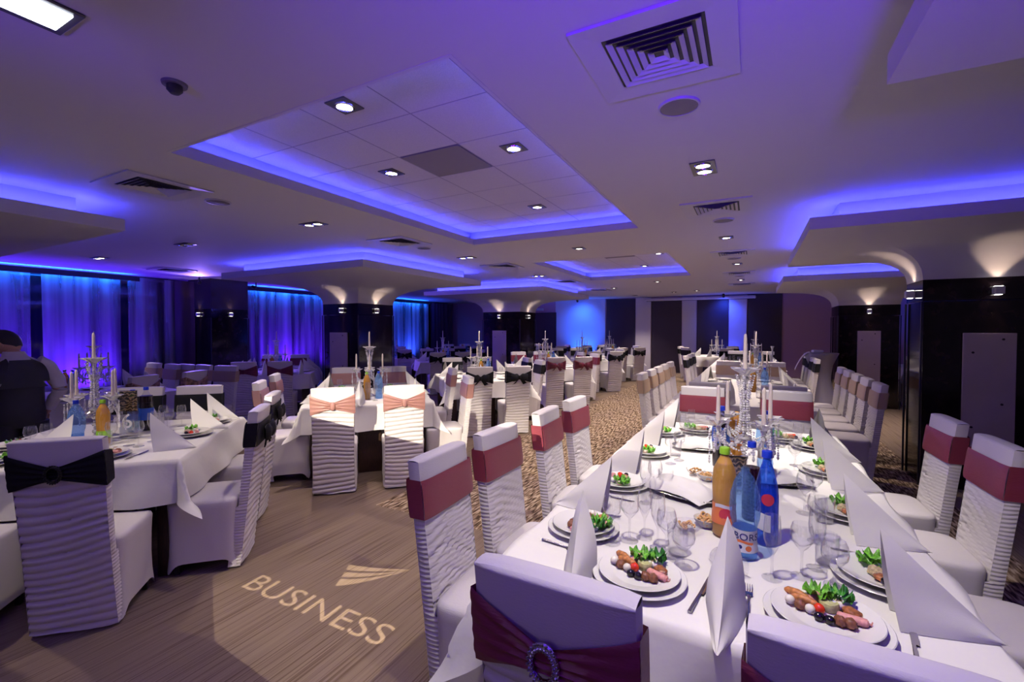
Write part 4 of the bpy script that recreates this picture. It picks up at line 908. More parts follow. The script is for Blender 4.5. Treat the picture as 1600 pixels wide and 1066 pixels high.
def candelabra(x, y, rz, where, sc=1.0, z=TOPZ):
    t = thing('candelabra', 'crystal candelabra with bead garlands on the ' + where, 'candelabra', (x, y, z), rz, 'crystal candelabras'); t.scale = (sc, sc, sc)
    obj('stem', cached('cst', stem_mesh), 'crystal', t); obj('drip_dish', cached('cbo', bobeche), 'crystal', t, (0, 0, 0.577), 0, (1.12, 1.12, 1.12)); tag(obj('bead_cascade', cached('ccas', cascade_mesh), 'bead', t), None, None, None, 'stuff')
    g = 'candles in the candelabra on the ' + where
    c0 = tag(obj('candle', cached('can', candle_mesh), 'candle', None, (x, y, z + 0.575 * sc), 0, (sc, sc, sc)), 'centre candle of the candelabra on the ' + where, 'candle', g)
    for k in range(4):
        a = rz + k * PI / 2
        am = obj('arm', cached('carm', arm_mesh), 'crystal', t, (0, 0, 0), k * PI / 2); obj('drip_dish', CACHE['cbo'], 'crystal', am, (0.150, 0, 0.315)); tag(obj('bead_garland', cached('cgar', garland_mesh), 'bead', am), None, None, None, 'stuff')
        tag(obj('candle', CACHE['can'], 'candle', None, (x + 0.150 * sc * math.cos(a), y + 0.150 * sc * math.sin(a), z + 0.312 * sc), 0, (sc, sc, sc * 0.98)), side_of(a) + ' outer candle of the candelabra on the ' + where, 'candle', g)

# ------------------------------------------------------------------ bottles
def bottle_prof(kind):
    if kind == 'waisted':   # wide textured shoulder, narrow waist, slim neck
        return [(0.0, 0.004), (0.030, 0.0), (0.040, 0.006), (0.042, 0.03), (0.038, 0.07), (0.039, 0.11), (0.047, 0.14), (0.050, 0.18), (0.047, 0.22), (0.036, 0.265), (0.020, 0.292), (0.0145, 0.30), (0.0145, 0.315)]
    if kind == 'slim': return [(0.0, 0.004), (0.028, 0.0), (0.036, 0.006), (0.037, 0.06), (0.037, 0.17), (0.034, 0.21), (0.024, 0.255), (0.0145, 0.285), (0.013, 0.30), (0.013, 0.31)]
    if kind == 'cola': return [(0.0, 0.006), (0.026, 0.0), (0.042, 0.012), (0.044, 0.06), (0.040, 0.09), (0.043, 0.12), (0.045, 0.17), (0.043, 0.21), (0.030, 0.26), (0.016, 0.29), (0.0135, 0.30), (0.0135, 0.31)]
    return [(0.0, 0.004), (0.028, 0.0), (0.038, 0.006), (0.040, 0.06), (0.037, 0.10), (0.039, 0.14), (0.041, 0.19), (0.036, 0.235), (0.022, 0.265), (0.0145, 0.278), (0.0145, 0.295)]
def bottle(kind, x, y, rz, wall, liquid, fill, cap, lab, label=None, group=None, sc=1.0, txt=None, z=TOPZ):
    pr = bottle_prof(kind); t = thing('bottle', lab, 'bottle', (x, y, z), rz, group); t.scale = (sc, sc, sc)
    obj('bottle_wall', cached('bw' + kind + wall, lambda: B().open_lathe(pr, 28).mesh('bottle_wall', 60)), wall, t)
    if liquid:
        zf = fill; q = [(r * 0.965 if r > 0 else 0, zz + 0.002) for r, zz in pr if zz < zf]; rl = q[-1][0] * 0.98; q += [(rl, zf), (0.0, zf)]
        obj('liquid', B().lathe(q, 28).mesh('liquid', 50), liquid, t)
    zt = pr[-1][1]
    if cap: obj('cap', cached('cap' + cap, lambda: B().lathe([(0.0165, -0.006), (0.0165, 0.014), (0.015, 0.017), (0.0, 0.017)], 20, wob=lambda a, z_: 1 + 0.015 * math.cos(a * 20)).mesh('cap', 40)), cap, t, (0, 0, zt))
    if label:
        m_, z0, z1 = label
        def rad(zz):
            for (a, b_) in zip(pr, pr[1:]):
                if a[1] <= zz <= b_[1] and b_[1] > a[1]: return a[0] + (b_[0] - a[0]) * (zz - a[1]) / (b_[1] - a[1])
            return 0.04
        lb = obj('bottle_label', B().open_lathe([(rad(z0 + (z1 - z0) * i / 6) + 0.0008, z0 + (z1 - z0) * i / 6) for i in range(7)], 28).mesh('bottle_label', 60), m_, t)
        if txt:
            for (s_, size, zc, mt, a0) in txt:
                if s_ == '#disc':
                    R_ = rad(zc) + 0.0016; me = B().grid(lambda u, v: (R_ * math.cos(a0 + size * u * math.cos(2 * PI * v) / R_), R_ * math.sin(a0 + size * u * math.cos(2 * PI * v) / R_), zc + size * u * math.sin(2 * PI * v)), 4, 20).mesh('logo_disc')
                    obj('logo_disc', me, mt, lb); continue
                if s_ == '#band':
                    obj('logo_band', B().grid(lambda u, v: ((rad(zc) + .0014) * math.cos(a0 + 1.5 * (u - .5)), (rad(zc) + .0014) * math.sin(a0 + 1.5 * (u - .5)), zc + size * (v - .5) + 0.003 * math.sin(u * 5)), 10, 2).mesh('logo_band'), mt, lb); continue
                me = textmesh(s_, size); wx = max(v.co.x for v in me.vertices)
                for v in me.vertices:
                    a = a0 + (v.co.x - wx / 2) / rad(zc); R_ = rad(zc + v.co.y) + 0.002; v.co = (R_ * math.cos(a), R_ * math.sin(a), zc + v.co.y)
                obj('lettering', me, mt, lb)
    return t
def menu_card(x, y, rz, where, number=None, z=TOPZ):
    t = thing('table_card', 'black and gold scrollwork table card ' + where, 'table card', (x, y, z), rz, 'table cards')
    z0 = 0.20 if number else 0.03
    obj('card', B().box(-0.055, 0.055, -0.002, 0.002, z0, z0 + 0.15), 'ornate', t)
    obj('acrylic_holder', B().box(-0.06, 0.06, -0.005, -0.003, 0.006, z0 + 0.155).box(-0.06, 0.06, 0.003, 0.005, 0.006, z0 + 0.155), 'petclear', t)
    obj('foot', B().box(-0.06, 0.06, -0.03, 0.03, 0, 0.007, bev=0.003), 'petclear', t)
    if number: n_ = obj('number', textmesh(number, 0.15, 0.002), 'textwhite', t, (-0.045, -0.010, 0.08)); n_.rotation_euler = (PI / 2, 0, 0)
def snack_bowl(x, y, where, glassy_=False, k=18, R_=0.05):
    t = tag(obj('snack_bowl', cached('bowl%d%.3f' % (glassy_, R_), lambda: B().lathe([(R_ * .5, 0.0), (R_ * .55, 0.004), (R_ * .9, 0.022), (R_, 0.034), (R_ * .96, 0.034), (R_ * .84, 0.022), (R_ * .5, 0.008), (0, 0.007)], 32).mesh('snack_bowl', 50)), 'glass' if glassy_ else 'china', None, (x, y, TOPZ)), ('clear glass' if glassy_ else 'small white') + ' snack bowl ' + where, 'bowl')
    b = B(); rr = random.Random(int(x * 1000) + 5)
    for i in range(k):
        a, r = rr.uniform(0, 2 * PI), rr.uniform(0, R_ * .7); q = rr.uniform(0, 2 * PI); c = Vector((r * math.cos(a), r * math.sin(a), 0.014 + rr.uniform(0, 0.022)))
        P = [c + Vector((0.014 * math.cos(q + s_), 0.014 * math.sin(q + s_), 0.006 * math.sin(s_ * 2))) for s_ in [j * 0.45 for j in range(rr.choice((5, 8)))]]
        b.tube(P, 0.0038, 6)
    tag(obj('snack_sticks', b, 'pretzel', None, (x, y, TOPZ)), 'curled golden fried snacks in the ' + ('clear glass' if glassy_ else 'white') + ' bowl ' + where, 'snacks', None, 'stuff')
def bread_tray(x, y, rz, where, cover='napkin', sx=0.17, sy=0.10):
    t = thing('serving_tray', 'oval silver tray with beaded rim ' + where, 'tray', (x, y, TOPZ), rz)
    obj('dish', B().lathe([(0.6, 0.0), (0.7, 0.004), (1.0, 0.022), (0.97, 0.024), (0.66, 0.009), (0, 0.008)], 40).mesh('dish', 50) if False else B().lathe([(sx * .6, 0.0), (sx * .7, 0.004), (sx, 0.022), (sx * .97, 0.024), (sx * .66, 0.009), (0, 0.008)], 40, sy=sy / sx), 'silver', t)
    b = B()
    for i in range(54): a = 2 * PI * i / 54; b.ball((sx * math.cos(a), sy * math.sin(a), 0.022), 0.0045, 6, 4)
    tag(obj('beaded_rim', b, 'silver', t), None, None, None, 'stuff')
    def f(u, v):
        X, Y = (2 * u - 1), (2 * v - 1); r = max(abs(X), abs(Y))
        h = 0.035 + 0.030 * (1 - X * X) * (1 - Y * Y) + 0.012 * noise.noise(Vector((X * 2.2 + x * 5, Y * 2.2, 1))) + 0.008 * math.sin(Y * 5 + X * 2)
        e = max(0, r - 0.85) / 0.15; return (X * sx * 0.88, Y * sy * 0.92 + 0.01 * math.sin(X * 4), max(0.013, h - 0.02 * e))
    tag(obj('bread_napkin', B().grid(f, 20, 16).mesh('bread_napkin', 0), 'napkin', None, (x, y, TOPZ + 0.006), rz), 'white napkin folded over the bread tray ' + where, 'napkin')

# ================================================================== R1: the near long table
F = 'front maroon-sash table'
R1 = table(-0.10, 2.705, 1.32, 2.83, 0, F, 1, ov=0.30)
for i, (y, o) in enumerate(zip((1.62, 2.13, 2.80, 3.36), ('nearest the projected floor logo', 'second from the logo end', 'third from the logo end', 'farthest of the row'))):
    chair(-1.215, y, -PI / 2 + (0.05, -0.03, 0.05, -0.02)[i], 'maroon', 'flat', 'white chair, maroon band, left side of %s, %s' % (F, o), 'maroon-sash chairs')
for i, (y, o) in enumerate(zip((2.32, 3.0, 3.64), ('cut off by the right picture edge', 'middle of the right row', 'farthest of the right row before the granite pillar'))):
    chair(1.05 + (0.03 if i == 0 else 0), y, PI / 2 + 0.04, 'maroon', 'flat', 'white chair, maroon band, %s' % o, 'maroon-sash chairs')
chair(-0.375, 0.905, -0.02, 'maroon', 'buckle', 'near chair with maroon sash gathered by a round rhinestone buckle, back to camera', 'maroon-sash chairs')
chair(0.185, 0.93, -0.05, 'maroon', 'buckle', 'near chair at the bottom right corner, seen from behind, maroon sash', 'maroon-sash chairs')
chair(-0.40, 4.56, PI, 'maroon', 'flat', 'maroon-banded chair at the far end of the front table, left of candelabra', 'maroon-sash chairs')
chair(0.27, 4.58, PI, 'maroon', 'flat', 'maroon-banded chair at the far end of the front table, right of candelabra', 'maroon-sash chairs')
setting(-0.31, 1.455, 0, 0.145, FULL, 'behind the buckle chair', F, True, True, seed=1)
setting(0.185, 1.47, 0, 0.150, FULL, 'at the bottom right corner chair', F, True, True, seed=2)
for i, (y, o) in enumerate(zip((1.72, 2.30, 2.96, 3.60), ('nearest on the left side', 'second on the left side', 'third on the left side', 'fourth on the left side'))):
    setting(-0.585, y, -PI / 2, 0.14, FULL if i == 0 else MID, o, F, i == 0, i < 2, seed=3 + i)
for i, (y, o) in enumerate(zip((1.80, 2.38, 3.02, 3.62), ('nearest on the right side', 'second on the right side', 'third on the right side', 'fourth on the right side'))):
    setting(0.375, y, PI / 2, 0.14, MID, o, F, False, i < 1, seed=9 + i)
for i, (x, o) in enumerate(((-0.37, 'left at the far end'), (0.21, 'right at the far end'))): setting(x, 3.80, PI, 0.15, MID, o, F, False, False, seed=20 + i)
for i, (x, y, rz, o) in enumerate([(-0.50, 1.46, PI + 0.15, 'narrow folded napkin standing left of the buckle chair plate'), (-0.055, 1.45, PI - 0.05, 'narrow folded napkin standing between the two nearest plates'),
                                    (-0.545, 1.93, PI / 2, 'triangular napkin after the first left plate'), (-0.535, 2.55, PI / 2, 'triangular napkin after the second left plate'), (-0.535, 3.22, PI / 2, 'triangular napkin after the third left plate'), (-0.53, 3.86, PI / 2, 'triangular napkin at the far left corner'),
                                    (0.335, 1.58, -PI / 2, 'large triangular napkin at the right edge, nearest the camera'), (0.33, 2.12, -PI / 2, 'triangular napkin at the right edge, second from camera'), (0.34, 2.80, -PI / 2, 'triangular napkin at the right edge, third from camera'), (0.345, 3.38, -PI / 2, 'triangular napkin at the right edge, fourth from camera'),
                                    (0.42, 3.82, 0.0, 'triangular napkin at the far right corner')]):
    napkin(x, y, rz, 'white ' + o + ' on the front table' if i > 1 else 'white ' + o, 'napkins on the ' + F)
G1 = 'glasses on the ' + F
gl = [('wine', -.455, 1.66, 'before the first left plate'), ('wine', -.40, 1.71, 'before the first left plate'), ('flute', -.355, 1.76, 'before the first left plate'),
      ('wine', -.255, 1.635, 'above the buckle chair plate'), ('snifter', -.195, 1.60, 'above the buckle chair plate'), ('flute', -.295, 1.70, 'above the buckle chair plate'), ('tumbler', -.225, 1.69, 'above the buckle chair plate'),
      ('flute', .065, 1.66, 'beside the blue mineral water bottle'), ('wine', .15, 1.715, 'above the bottom right plate'), ('flute', .20, 1.80, 'above the bottom right plate'), ('snifter', .235, 1.70, 'above the bottom right plate'), ('tumbler', .235, 1.86, 'above the bottom right plate'),
      ('wine', .225, 2.03, 'before the first right plate'), ('wine', .21, 2.32, 'before the second right plate'), ('wine', .255, 2.42, 'before the second right plate'), ('tumbler', .275, 2.26, 'before the second right plate'),
      ('wine', -.40, 2.22, 'before the second left plate'), ('flute', -.425, 2.12, 'before the second left plate'), ('tumbler', -.37, 2.34, 'before the second left plate'),
      ('wine', -.42, 2.82, 'before the third left plate'), ('wine', -.385, 2.92, 'before the third left plate'), ('tumbler', -.42, 3.02, 'before the third left plate'), ('wine', -.42, 3.42, 'before the fourth left plate'), ('tumbler', -.40, 3.52, 'before the fourth left plate'),
      ('wine', -.46, 3.62, 'by the far left plate'), ('flute', -.39, 3.60, 'by the far left plate'), ('tumbler', -.32, 3.60, 'by the far left plate'), ('wine', -.24, 3.62, 'by the far left plate'), ('wine', .10, 3.60, 'by the far right plate'), ('wine', .28, 3.55, 'by the far right plate'), ('tumbler', .18, 3.58, 'by the far right plate'),
      ('wine', .22, 2.98, 'before the third right plate'), ('wine', .235, 3.12, 'before the third right plate')]
for k, x, y, o in gl: glass(k, x, y, 'clear %s %s of the front table' % (GN[k][1], o), G1)
tag(obj('tumbler', cached('gtumbler', tumbler), 'glass', None, (-0.10, 1.66, TOPZ + 0.034)), 'clear tumbler lying on its side by the glass snack bowl', 'glass').rotation_euler = (PI / 2, 0, 0.9)
candelabra(-0.03, 2.70, 0.62, F)
A0 = -PI / 2 - 0.02
bottle('waisted', -0.015, 1.78, 0, 'petblue', None, 0, None, 'front blue ribbed mineral water bottle with white label', ('lwhite', 0.03, 0.105), sc=1.0,
       txt=[('BORSEC', 0.034, 0.072, 'textblue', A0 + 0.70), ('#band', 0.009, 0.064, 'lorange', A0), ('#disc', 0.010, 0.045, 'lorange', A0 + 0.35), ('#disc', 0.007, 0.048, 'textblue', A0 - 0.3)])
bottle('slim', 0.055, 1.93, 0, 'petblue2', None, 0, 'capblue', 'deep blue water bottle with a red round emblem behind the ribbed blue bottle', ('petblue2', 0.05, 0.2), sc=1.06,
       txt=[('#disc', 0.021, 0.165, 'lred', A0 + 0.1), ('#band', 0.06, 0.085, 'lwhite', A0 - 0.4)])
bottle('juice', -0.088, 1.93, 0, 'petclear', 'paleorange', 0.284, 'capgreen', 'orange drink bottle with green cap left of the ribbed blue bottle', ('lorange', 0.05, 0.12), sc=1.1, txt=[('#disc', 0.022, 0.085, 'lred', A0 + .2), ('#band', 0.012, 0.112, 'lwhite', A0)])
bottle('slim', 0.005, 2.15, 0, 'petclear', 'winedark', 0.22, 'capblue', 'clear bottle of dark drink with blue cap behind the ribbed blue bottle', sc=1.0)
bottle('cola', -0.150, 2.86, 0, 'petclear', 'cola', 0.27, 'capblue', 'dark cola bottle with blue label left of the front candelabra', ('lblue', 0.14, 0.22), sc=1.1, txt=[('pepsi', 0.03, 0.165, 'textwhite', A0 - 0.3)])
bottle('juice', -0.075, 2.98, 0, 'petclear', 'orange', 0.284, None, 'bright orange juice bottle behind the front candelabra stem', ('lorange', 0.11, 0.15), sc=1.1)
bottle('waisted', 0.075, 2.98, 0, 'petblue', None, 0, 'capblue', 'pale blue water bottle behind the front candelabra', ('lwhite', 0.06, 0.13), sc=1.0)
menu_card(-0.07, 2.46, 0.3, 'before the front candelabra')
bread_tray(-0.30, 2.32, -0.5, 'at the left middle of the front table', sx=0.20, sy=0.11)
bread_tray(-0.30, 3.25, 0.1, 'near the far left end of the front table')
bread_tray(0.15, 2.72, 0.3, 'right of the front candelabra', sx=0.14, sy=0.09)
snack_bowl(-0.155, 1.985, 'left of the orange drink bottle'); snack_bowl(-0.215, 1.90, 'in front of the fried snacks', True, 10, 0.055)
snack_bowl(-0.20, 2.60, 'before the cola bottle'); snack_bowl(-0.265, 2.66, 'behind the white snack bowl', True, 12)

# ================================================================== generic dressed tables
def dress(T, who, plates=True, foods=None, cand=True, cx=0, cyy=0, crz=0.6, nglass=6, bottles=True, naps=True, seed=0, sides=2):
    rr = random.Random(seed + 100)
    if cand: px, py = T.p(cx, cyy); candelabra(px, py, crz, T.where)
    w2, l2 = T.w / 2, T.l / 2; spots = []
    for s_, nme in ((-1, 'near'), (1, 'far')):
        for q, side in ((-0.3, 'left'), (0.3, 'right')): spots.append((q, s_ * (l2 - 0.16), (0 if s_ < 0 else PI), '%s %s' % (nme, side)))
    for s_, nme in ((-1, 'left'), (1, 'right')):
        for i in range(sides): spots.append((s_ * (w2 - 0.17), -l2 + T.l * (i + 0.5 + (0.2 if sides == 2 and i == 0 else 0)) / sides * (0.96), (-PI / 2 if s_ < 0 else PI / 2), '%s %s-side' % (ORD[i], nme)))
    for i, (a, c, r, o) in enumerate(spots):
        px, py = T.p(a, c); tw = '%s of the %s' % (o, T.where)
        if plates: 
            setting(px, py, T.rz + r, 0.135, foods or [], 'at the ' + tw, T.where, False, False, seed=seed + i) if foods else tag(obj('dinner_plate', cached('pl0.135', lambda: plate_mesh(0.135)), 'china', None, (px, py, TOPZ)), 'white plate at ' + tw, 'plate', 'plates on the ' + T.where)
        if naps:
            off = (0.20, 0.02); c_, s2 = math.cos(r), math.sin(r); ax, ay = a + off[0] * c_ - off[1] * s2, c + off[0] * s2 + off[1] * c_
            if abs(ax) < w2 and abs(ay) < l2:
                px, py = T.p(ax, ay); napkin(px, py, T.rz + r + PI, 'white napkin at the ' + tw, 'napkins on the ' + T.where)
    for i in range(nglass):
        a, c = (rr.uniform(-w2 * .55, w2 * .55), rr.choice((-1, 1)) * rr.uniform(l2 * .38, l2 * .62)); px, py = T.p(a, c); k = rr.choice(('wine', 'wine', 'flute', 'tumbler'))
        glass(k, px, py, 'clear %s on the %s' % (GN[k][1], T.where), 'glasses on the ' + T.where)
    if bottles:
        px, py = T.p(cx - 0.03, cyy - 0.27); bottle('juice', px, py, 0, 'petclear', 'orange', 0.284, 'capgreen', 'orange juice bottle on the ' + T.where, sc=1.0)
        px, py = T.p(cx + 0.10, cyy - 0.24); bottle('waisted', px, py, 0, 'petblue', None, 0, 'capblue', 'blue water bottle on the ' + T.where, sc=0.95)
def ring(T, color, near='bow', n=(0, 1), far=(0, 1), left=(), right=(), gap=0.56, nu=0.30, leftname='', where=None):
    wh = where or T.where; w2, l2 = T.w / 2, T.l / 2; g = SASHN[color] + '-sash chairs'
    for i in n:
        px, py = T.p((-nu, nu)[i], -l2 - gap); chair(px, py, T.rz, color, near, 'white chair, %s %s sash, near end of %s, %s' % (STY[near], SASHN[color], wh, ('left', 'right')[i]), g)
    for i in far:
        px, py = T.p((-nu, nu)[i], l2 + 0.30); chair(px, py, T.rz + PI, color, 'flat', 'white chair, %s sash, far end of %s, %s' % (SASHN[color], wh, ('left', 'right')[i]), g)
    for s_, lst, nme in ((-1, left, 'left'), (1, right, 'right')):
        for i, q in enumerate(lst):
            px, py = T.p(s_ * (w2 + 0.42), q); chair(px, py, T.rz + (-PI / 2 if s_ < 0 else PI / 2), color, 'bowflat' if color == 'black' else 'flat', 'white chair, %s sash, %s side of %s, %s' % (SASHN[color], nme, wh, ORD[i]), g)
def at45(u, v): return ((u - v) * .70711, (u + v) * .70711)

# A: table 6
x, y = at45(-1.80, 4.00); TA = table(x, y, 1.30, 1.42, R45, 'table 6', 2)
ring(TA, 'black', 'buckle', (), (0, 1), (), (), gap=0.52, nu=0.24)
x, y = at45(-1.46, 2.77); chair(x, y, R45, 'black', 'buckle', 'white ruched chair with ringed black sash in front of table 6, back to camera', 'black-sash chairs')
x, y = at45(-2.07, 2.80); chair(x, y, R45, 'black', 'buckle', 'white chair cut off by the left picture edge, black sash', 'black-sash chairs')
x, y = at45(-0.74, 3.50); chair(x, y, R45 + PI / 2, 'black', 'bowflat', 'white chair with black bow, right side of table 6, nearer one', 'black-sash chairs')
x, y = at45(-0.80, 4.26); chair(x, y, R45 + PI / 2, 'black', 'bowflat', 'white chair with black bow, right side of table 6, farther one', 'black-sash chairs')
def onA(a, c): return TA.p(a, c)
WA = 'of table 6'
for i, (a, c, r, o) in enumerate([(0.20, -0.55, 0, 'near right'), (-0.36, -0.55, 0, 'near left'), (0.50, -0.02, PI / 2, 'right side first'), (0.50, 0.45, PI / 2, 'right side second'), (-0.49, -0.1, -PI / 2, 'left side first')]):
    px, py = onA(a, c); setting(px, py, R45 + r, 0.14, MID if i != 0 else FULL[2:], '%s place %s' % (o, WA), 'table 6', False, i == 0, seed=40 + i)
for i, (a, c, r, o) in enumerate([(0.42, -0.44, -PI / 2, 'nearest the right corner'), (0.44, 0.20, -PI / 2, 'second along the right side'), (0.44, 0.58, -PI / 2, 'at the far right corner'), (0.02, 0.50, 0, 'beside the dark blue bottle'), (-0.44, -0.42, PI / 2, 'in front of the waiter'), (-0.06, -0.36, PI / 2 + .5, 'behind the buckle chair')]):
    px, py = onA(a, c); napkin(px, py, R45 + r, 'white folded napkin on table 6, ' + o, 'napkins on table 6')
for i, (k, a, c) in enumerate([('wine', .12, -.28), ('wine', .20, -.24), ('tumbler', .06, -.22), ('wine', .28, -.30), ('flute', .30, -.15), ('wine', .22, .12), ('wine', .28, .2), ('tumbler', .2, .3), ('wine', .3, .38), ('wine', -.30, -.30), ('tumbler', -.36, -.26), ('wine', -.26, -.22), ('wine', .16, .42), ('tumbler', .1, .5)]):
    px, py = onA(a, c); glass(k, px, py, 'clear %s among the glasses of table 6' % GN[k][1], 'glasses on table 6')
px, py = onA(-0.10, 0.0); candelabra(px, py, 0.35, 'table 6')
px, py = onA(-0.09, -0.24); bottle('waisted', px, py, 0, 'petblue', None, 0, 'capblue', 'blue ribbed water bottle on table 6 left of the orange juice', ('petblue', 0.03, 0.1), sc=0.98)
px, py = onA(0.02, -0.16); bottle('juice', px, py, 0, 'petclear', 'orange', 0.284, 'capgreen', 'orange juice bottle with green cap on table 6', ('capgreen', 0.05, 0.10), sc=1.0)
px, py = onA(0.09, 0.30); bottle('cola', px, py, 0, 'petclear', 'cola', 0.26, 'capblue', 'dark cola bottle with blue label on table 6', ('lblue', 0.08, 0.17), sc=1.05)
px, py = onA(0.01, 0.28); bottle('slim', px, py, 0, 'petblue', None, 0, 'capblue', 'slim clear blue bottle beside the cola on table 6', ('petblue', 0.08, 0.14), sc=1.0)
px, py = onA(0.10, 0.0); menu_card(px, py, R45 - 0.1, 'with a white number 6 on it', '6')
# B: pink
x, y = at45(-0.02, 5.78); TB = table(x, y, 1.33, 1.46, R45, 'salmon table', 3)
ring(TB, 'pink', 'knot', gap=0.58, nu=0.32, left=(-0.52, 0.28), right=(-0.62, 0.46)); dress(TB, 'pink', foods=[('toast', 0, 0, 0), ('lettuce', .05, .03, 0), ('egg', -.04, .02, 0)], crz=R45, cyy=-0.05, nglass=12, seed=1)
# C: black bow
x, y = at45(1.77, 7.62); TC = table(x, y, 1.30, 1.45, R45, 'black-bow table', 4)
ring(TC, 'black', 'bow', gap=0.56, nu=0.29, right=(-0.1, 0.6), left=()); dress(TC, 'black', crz=R45 + .02, nglass=10, seed=2)
# D: burgundy bow
x, y = at45(3.70, 9.45); TD = table(x, y, 1.30, 1.5, R45, 'dark-red-bow table', 5)
ring(TD, 'burgundy', 'bow', gap=0.56, nu=0.29, right=(-0.3, 0.4)); dress(TD, 'burgundy', crz=R45, nglass=8, seed=3)
x, y = at45(5.5, 11.3); TH = table(x, y, 1.30, 1.45, R45, 'fourth table down the aisle', 6)
ring(TH, 'black', 'bow', gap=0.56, right=(-0.2, 0.4), left=()); dress(TH, 'black', crz=R45, nglass=5, seed=4, sides=1)
x, y = at45(7.4, 13.2); TI = table(x, y, 1.30, 1.45, R45, 'farthest table down the aisle', 7)
ring(TI, 'black', 'bow', gap=0.56, right=(0.1,), left=()); dress(TI, 'black', crz=R45, nglass=4, seed=5, sides=1)
# F: burgundy by the windows
x, y = at45(-1.74, 9.70); TF = table(x, y, 1.34, 1.45, R45, 'burgundy-sash table', 8)
ring(TF, 'burgundy', 'knot', gap=0.50, nu=0.27, left=(), right=()); dress(TF, 'burgundy', crz=R45, nglass=8, seed=6)
# E: window table left, aligned with the room
TE = table(-7.35, 2.35, 1.30, 1.9, 0, 'brown-sash table behind table 6', 9)
for i, (x, y, rz, o) in enumerate([(-6.22, 2.66, PI / 2, 'in front of the standing napkin'), (-6.36, 3.28, PI / 2, 'right of the other one')]): chair(x, y, rz + 0.45, 'tan', 'knot', 'white chair, brown flowered sash, back to camera, ' + o, 'brown-sash chairs')
for i, (x, y, o) in enumerate([(-7.72, 3.86, 'third from the left'), (-7.35, 3.92, 'fourth from the left'), (-8.50, 3.68, 'leftmost'), (-7.95, 3.68, 'second from the left')]): chair(x, y + (0.0 if i < 2 else 0.1), PI, 'beige', 'flat', 'pale chair before the black curtain, %s of four' % o, 'beige-sash chairs')
chair(-6.88, 3.98, PI + 0.3, 'beige', 'flat', 'white ruched chair with beige sash left of the burgundy-sash chairs', 'beige-sash chairs')
dress(TE, 'window', crz=0.1, cx=0.05, cyy=0.25, nglass=8, seed=7)
# G, J beyond the left pillar
x, y = -6.95, 9.35; TG = table(-7.2, 9.75, 1.3, 1.4, R45, 'table behind the black-bow table', 10); ring(TG, 'black', 'bow', gap=0.50, right=(0.0,)); dress(TG, 'g', crz=R45, nglass=6, seed=8, sides=1)
TJ = table(-9.4, 10.2, 1.3, 1.4, R45, 'table behind the left pillar', 11); ring(TJ, 'black', 'bow', gap=0.5, right=(0.0,)); dress(TJ, 'j', crz=R45, nglass=6, seed=9, sides=1)
TK = table(-9.0, 13.3, 1.3, 1.4, R45, 'table before the bright far curtain', 12); ring(TK, 'black', 'flat', gap=0.5); dress(TK, 'k', crz=R45, nglass=4, seed=10, sides=1, cand=False)
TL = table(-6.6, 14.6, 1.3, 1.4, R45, 'table before the dark far doorway', 13); ring(TL, 'black', 'flat', gap=0.5, right=(0,)); dress(TL, 'l', crz=R45, nglass=4, seed=11, sides=1, cand=False)
# R2, R3
T2 = table(-0.10, 6.75, 1.32, 2.85, 0, 'long beige-sash table', 14)
for i, y in enumerate((5.72, 6.28, 6.80, 7.32, 7.90)): chair(-1.19, y, -PI / 2, 'beige', 'flat', 'white chair with beige sash, left row beyond the maroon chairs, %s' % ORD[i], 'beige-sash chairs')
for i, y in enumerate((5.70, 6.26, 6.78, 7.34, 7.86)): chair(1.13, y, PI / 2, 'beige', 'flat', 'white chair with beige sash, right row before the pillar, %s' % ORD[i], 'beige-sash chairs')
for x, o in ((-0.38, 'left'), (0.27, 'right')):
    chair(x, 4.98, 0, 'beige', 'flat', 'grey-lit chair back directly behind the %s maroon-banded end chair' % o, 'beige-sash chairs'); chair(x + 0.03, 8.60, PI, 'beige', 'flat', 'beige-banded chair at the far end of the long beige table, %s' % o, 'beige-sash chairs')
dress(T2, 'beige', crz=0.5, cx=0.15, cyy=0.1, nglass=14, seed=12, sides=4, foods=None)
T3 = table(-0.10, 11.0, 1.32, 2.9, 0, 'far long black-sash table', 15)
for i, y in enumerate((9.9, 10.5, 11.1, 11.7)): chair(1.05, y, PI / 2, 'black', 'flat', 'white chair with black sash, far right row, %s' % ORD[i], 'black-sash chairs')
for i, y in enumerate((9.9, 10.5, 11.1)): chair(-1.19, y, -PI / 2, 'black', 'flat', 'white chair with black sash, far long table left row, %s' % ORD[i], 'black-sash chairs')
for x, o in ((-0.38, 'left'), (0.27, 'right')): chair(x + 0.03, 12.8, PI, 'black', 'flat', 'black-banded chair at the far end of the last long table, %s' % o, 'black-sash chairs')
dress(T3, 'black', crz=0.5, cx=0.15, cyy=0.0, nglass=8, seed=13, sides=4)
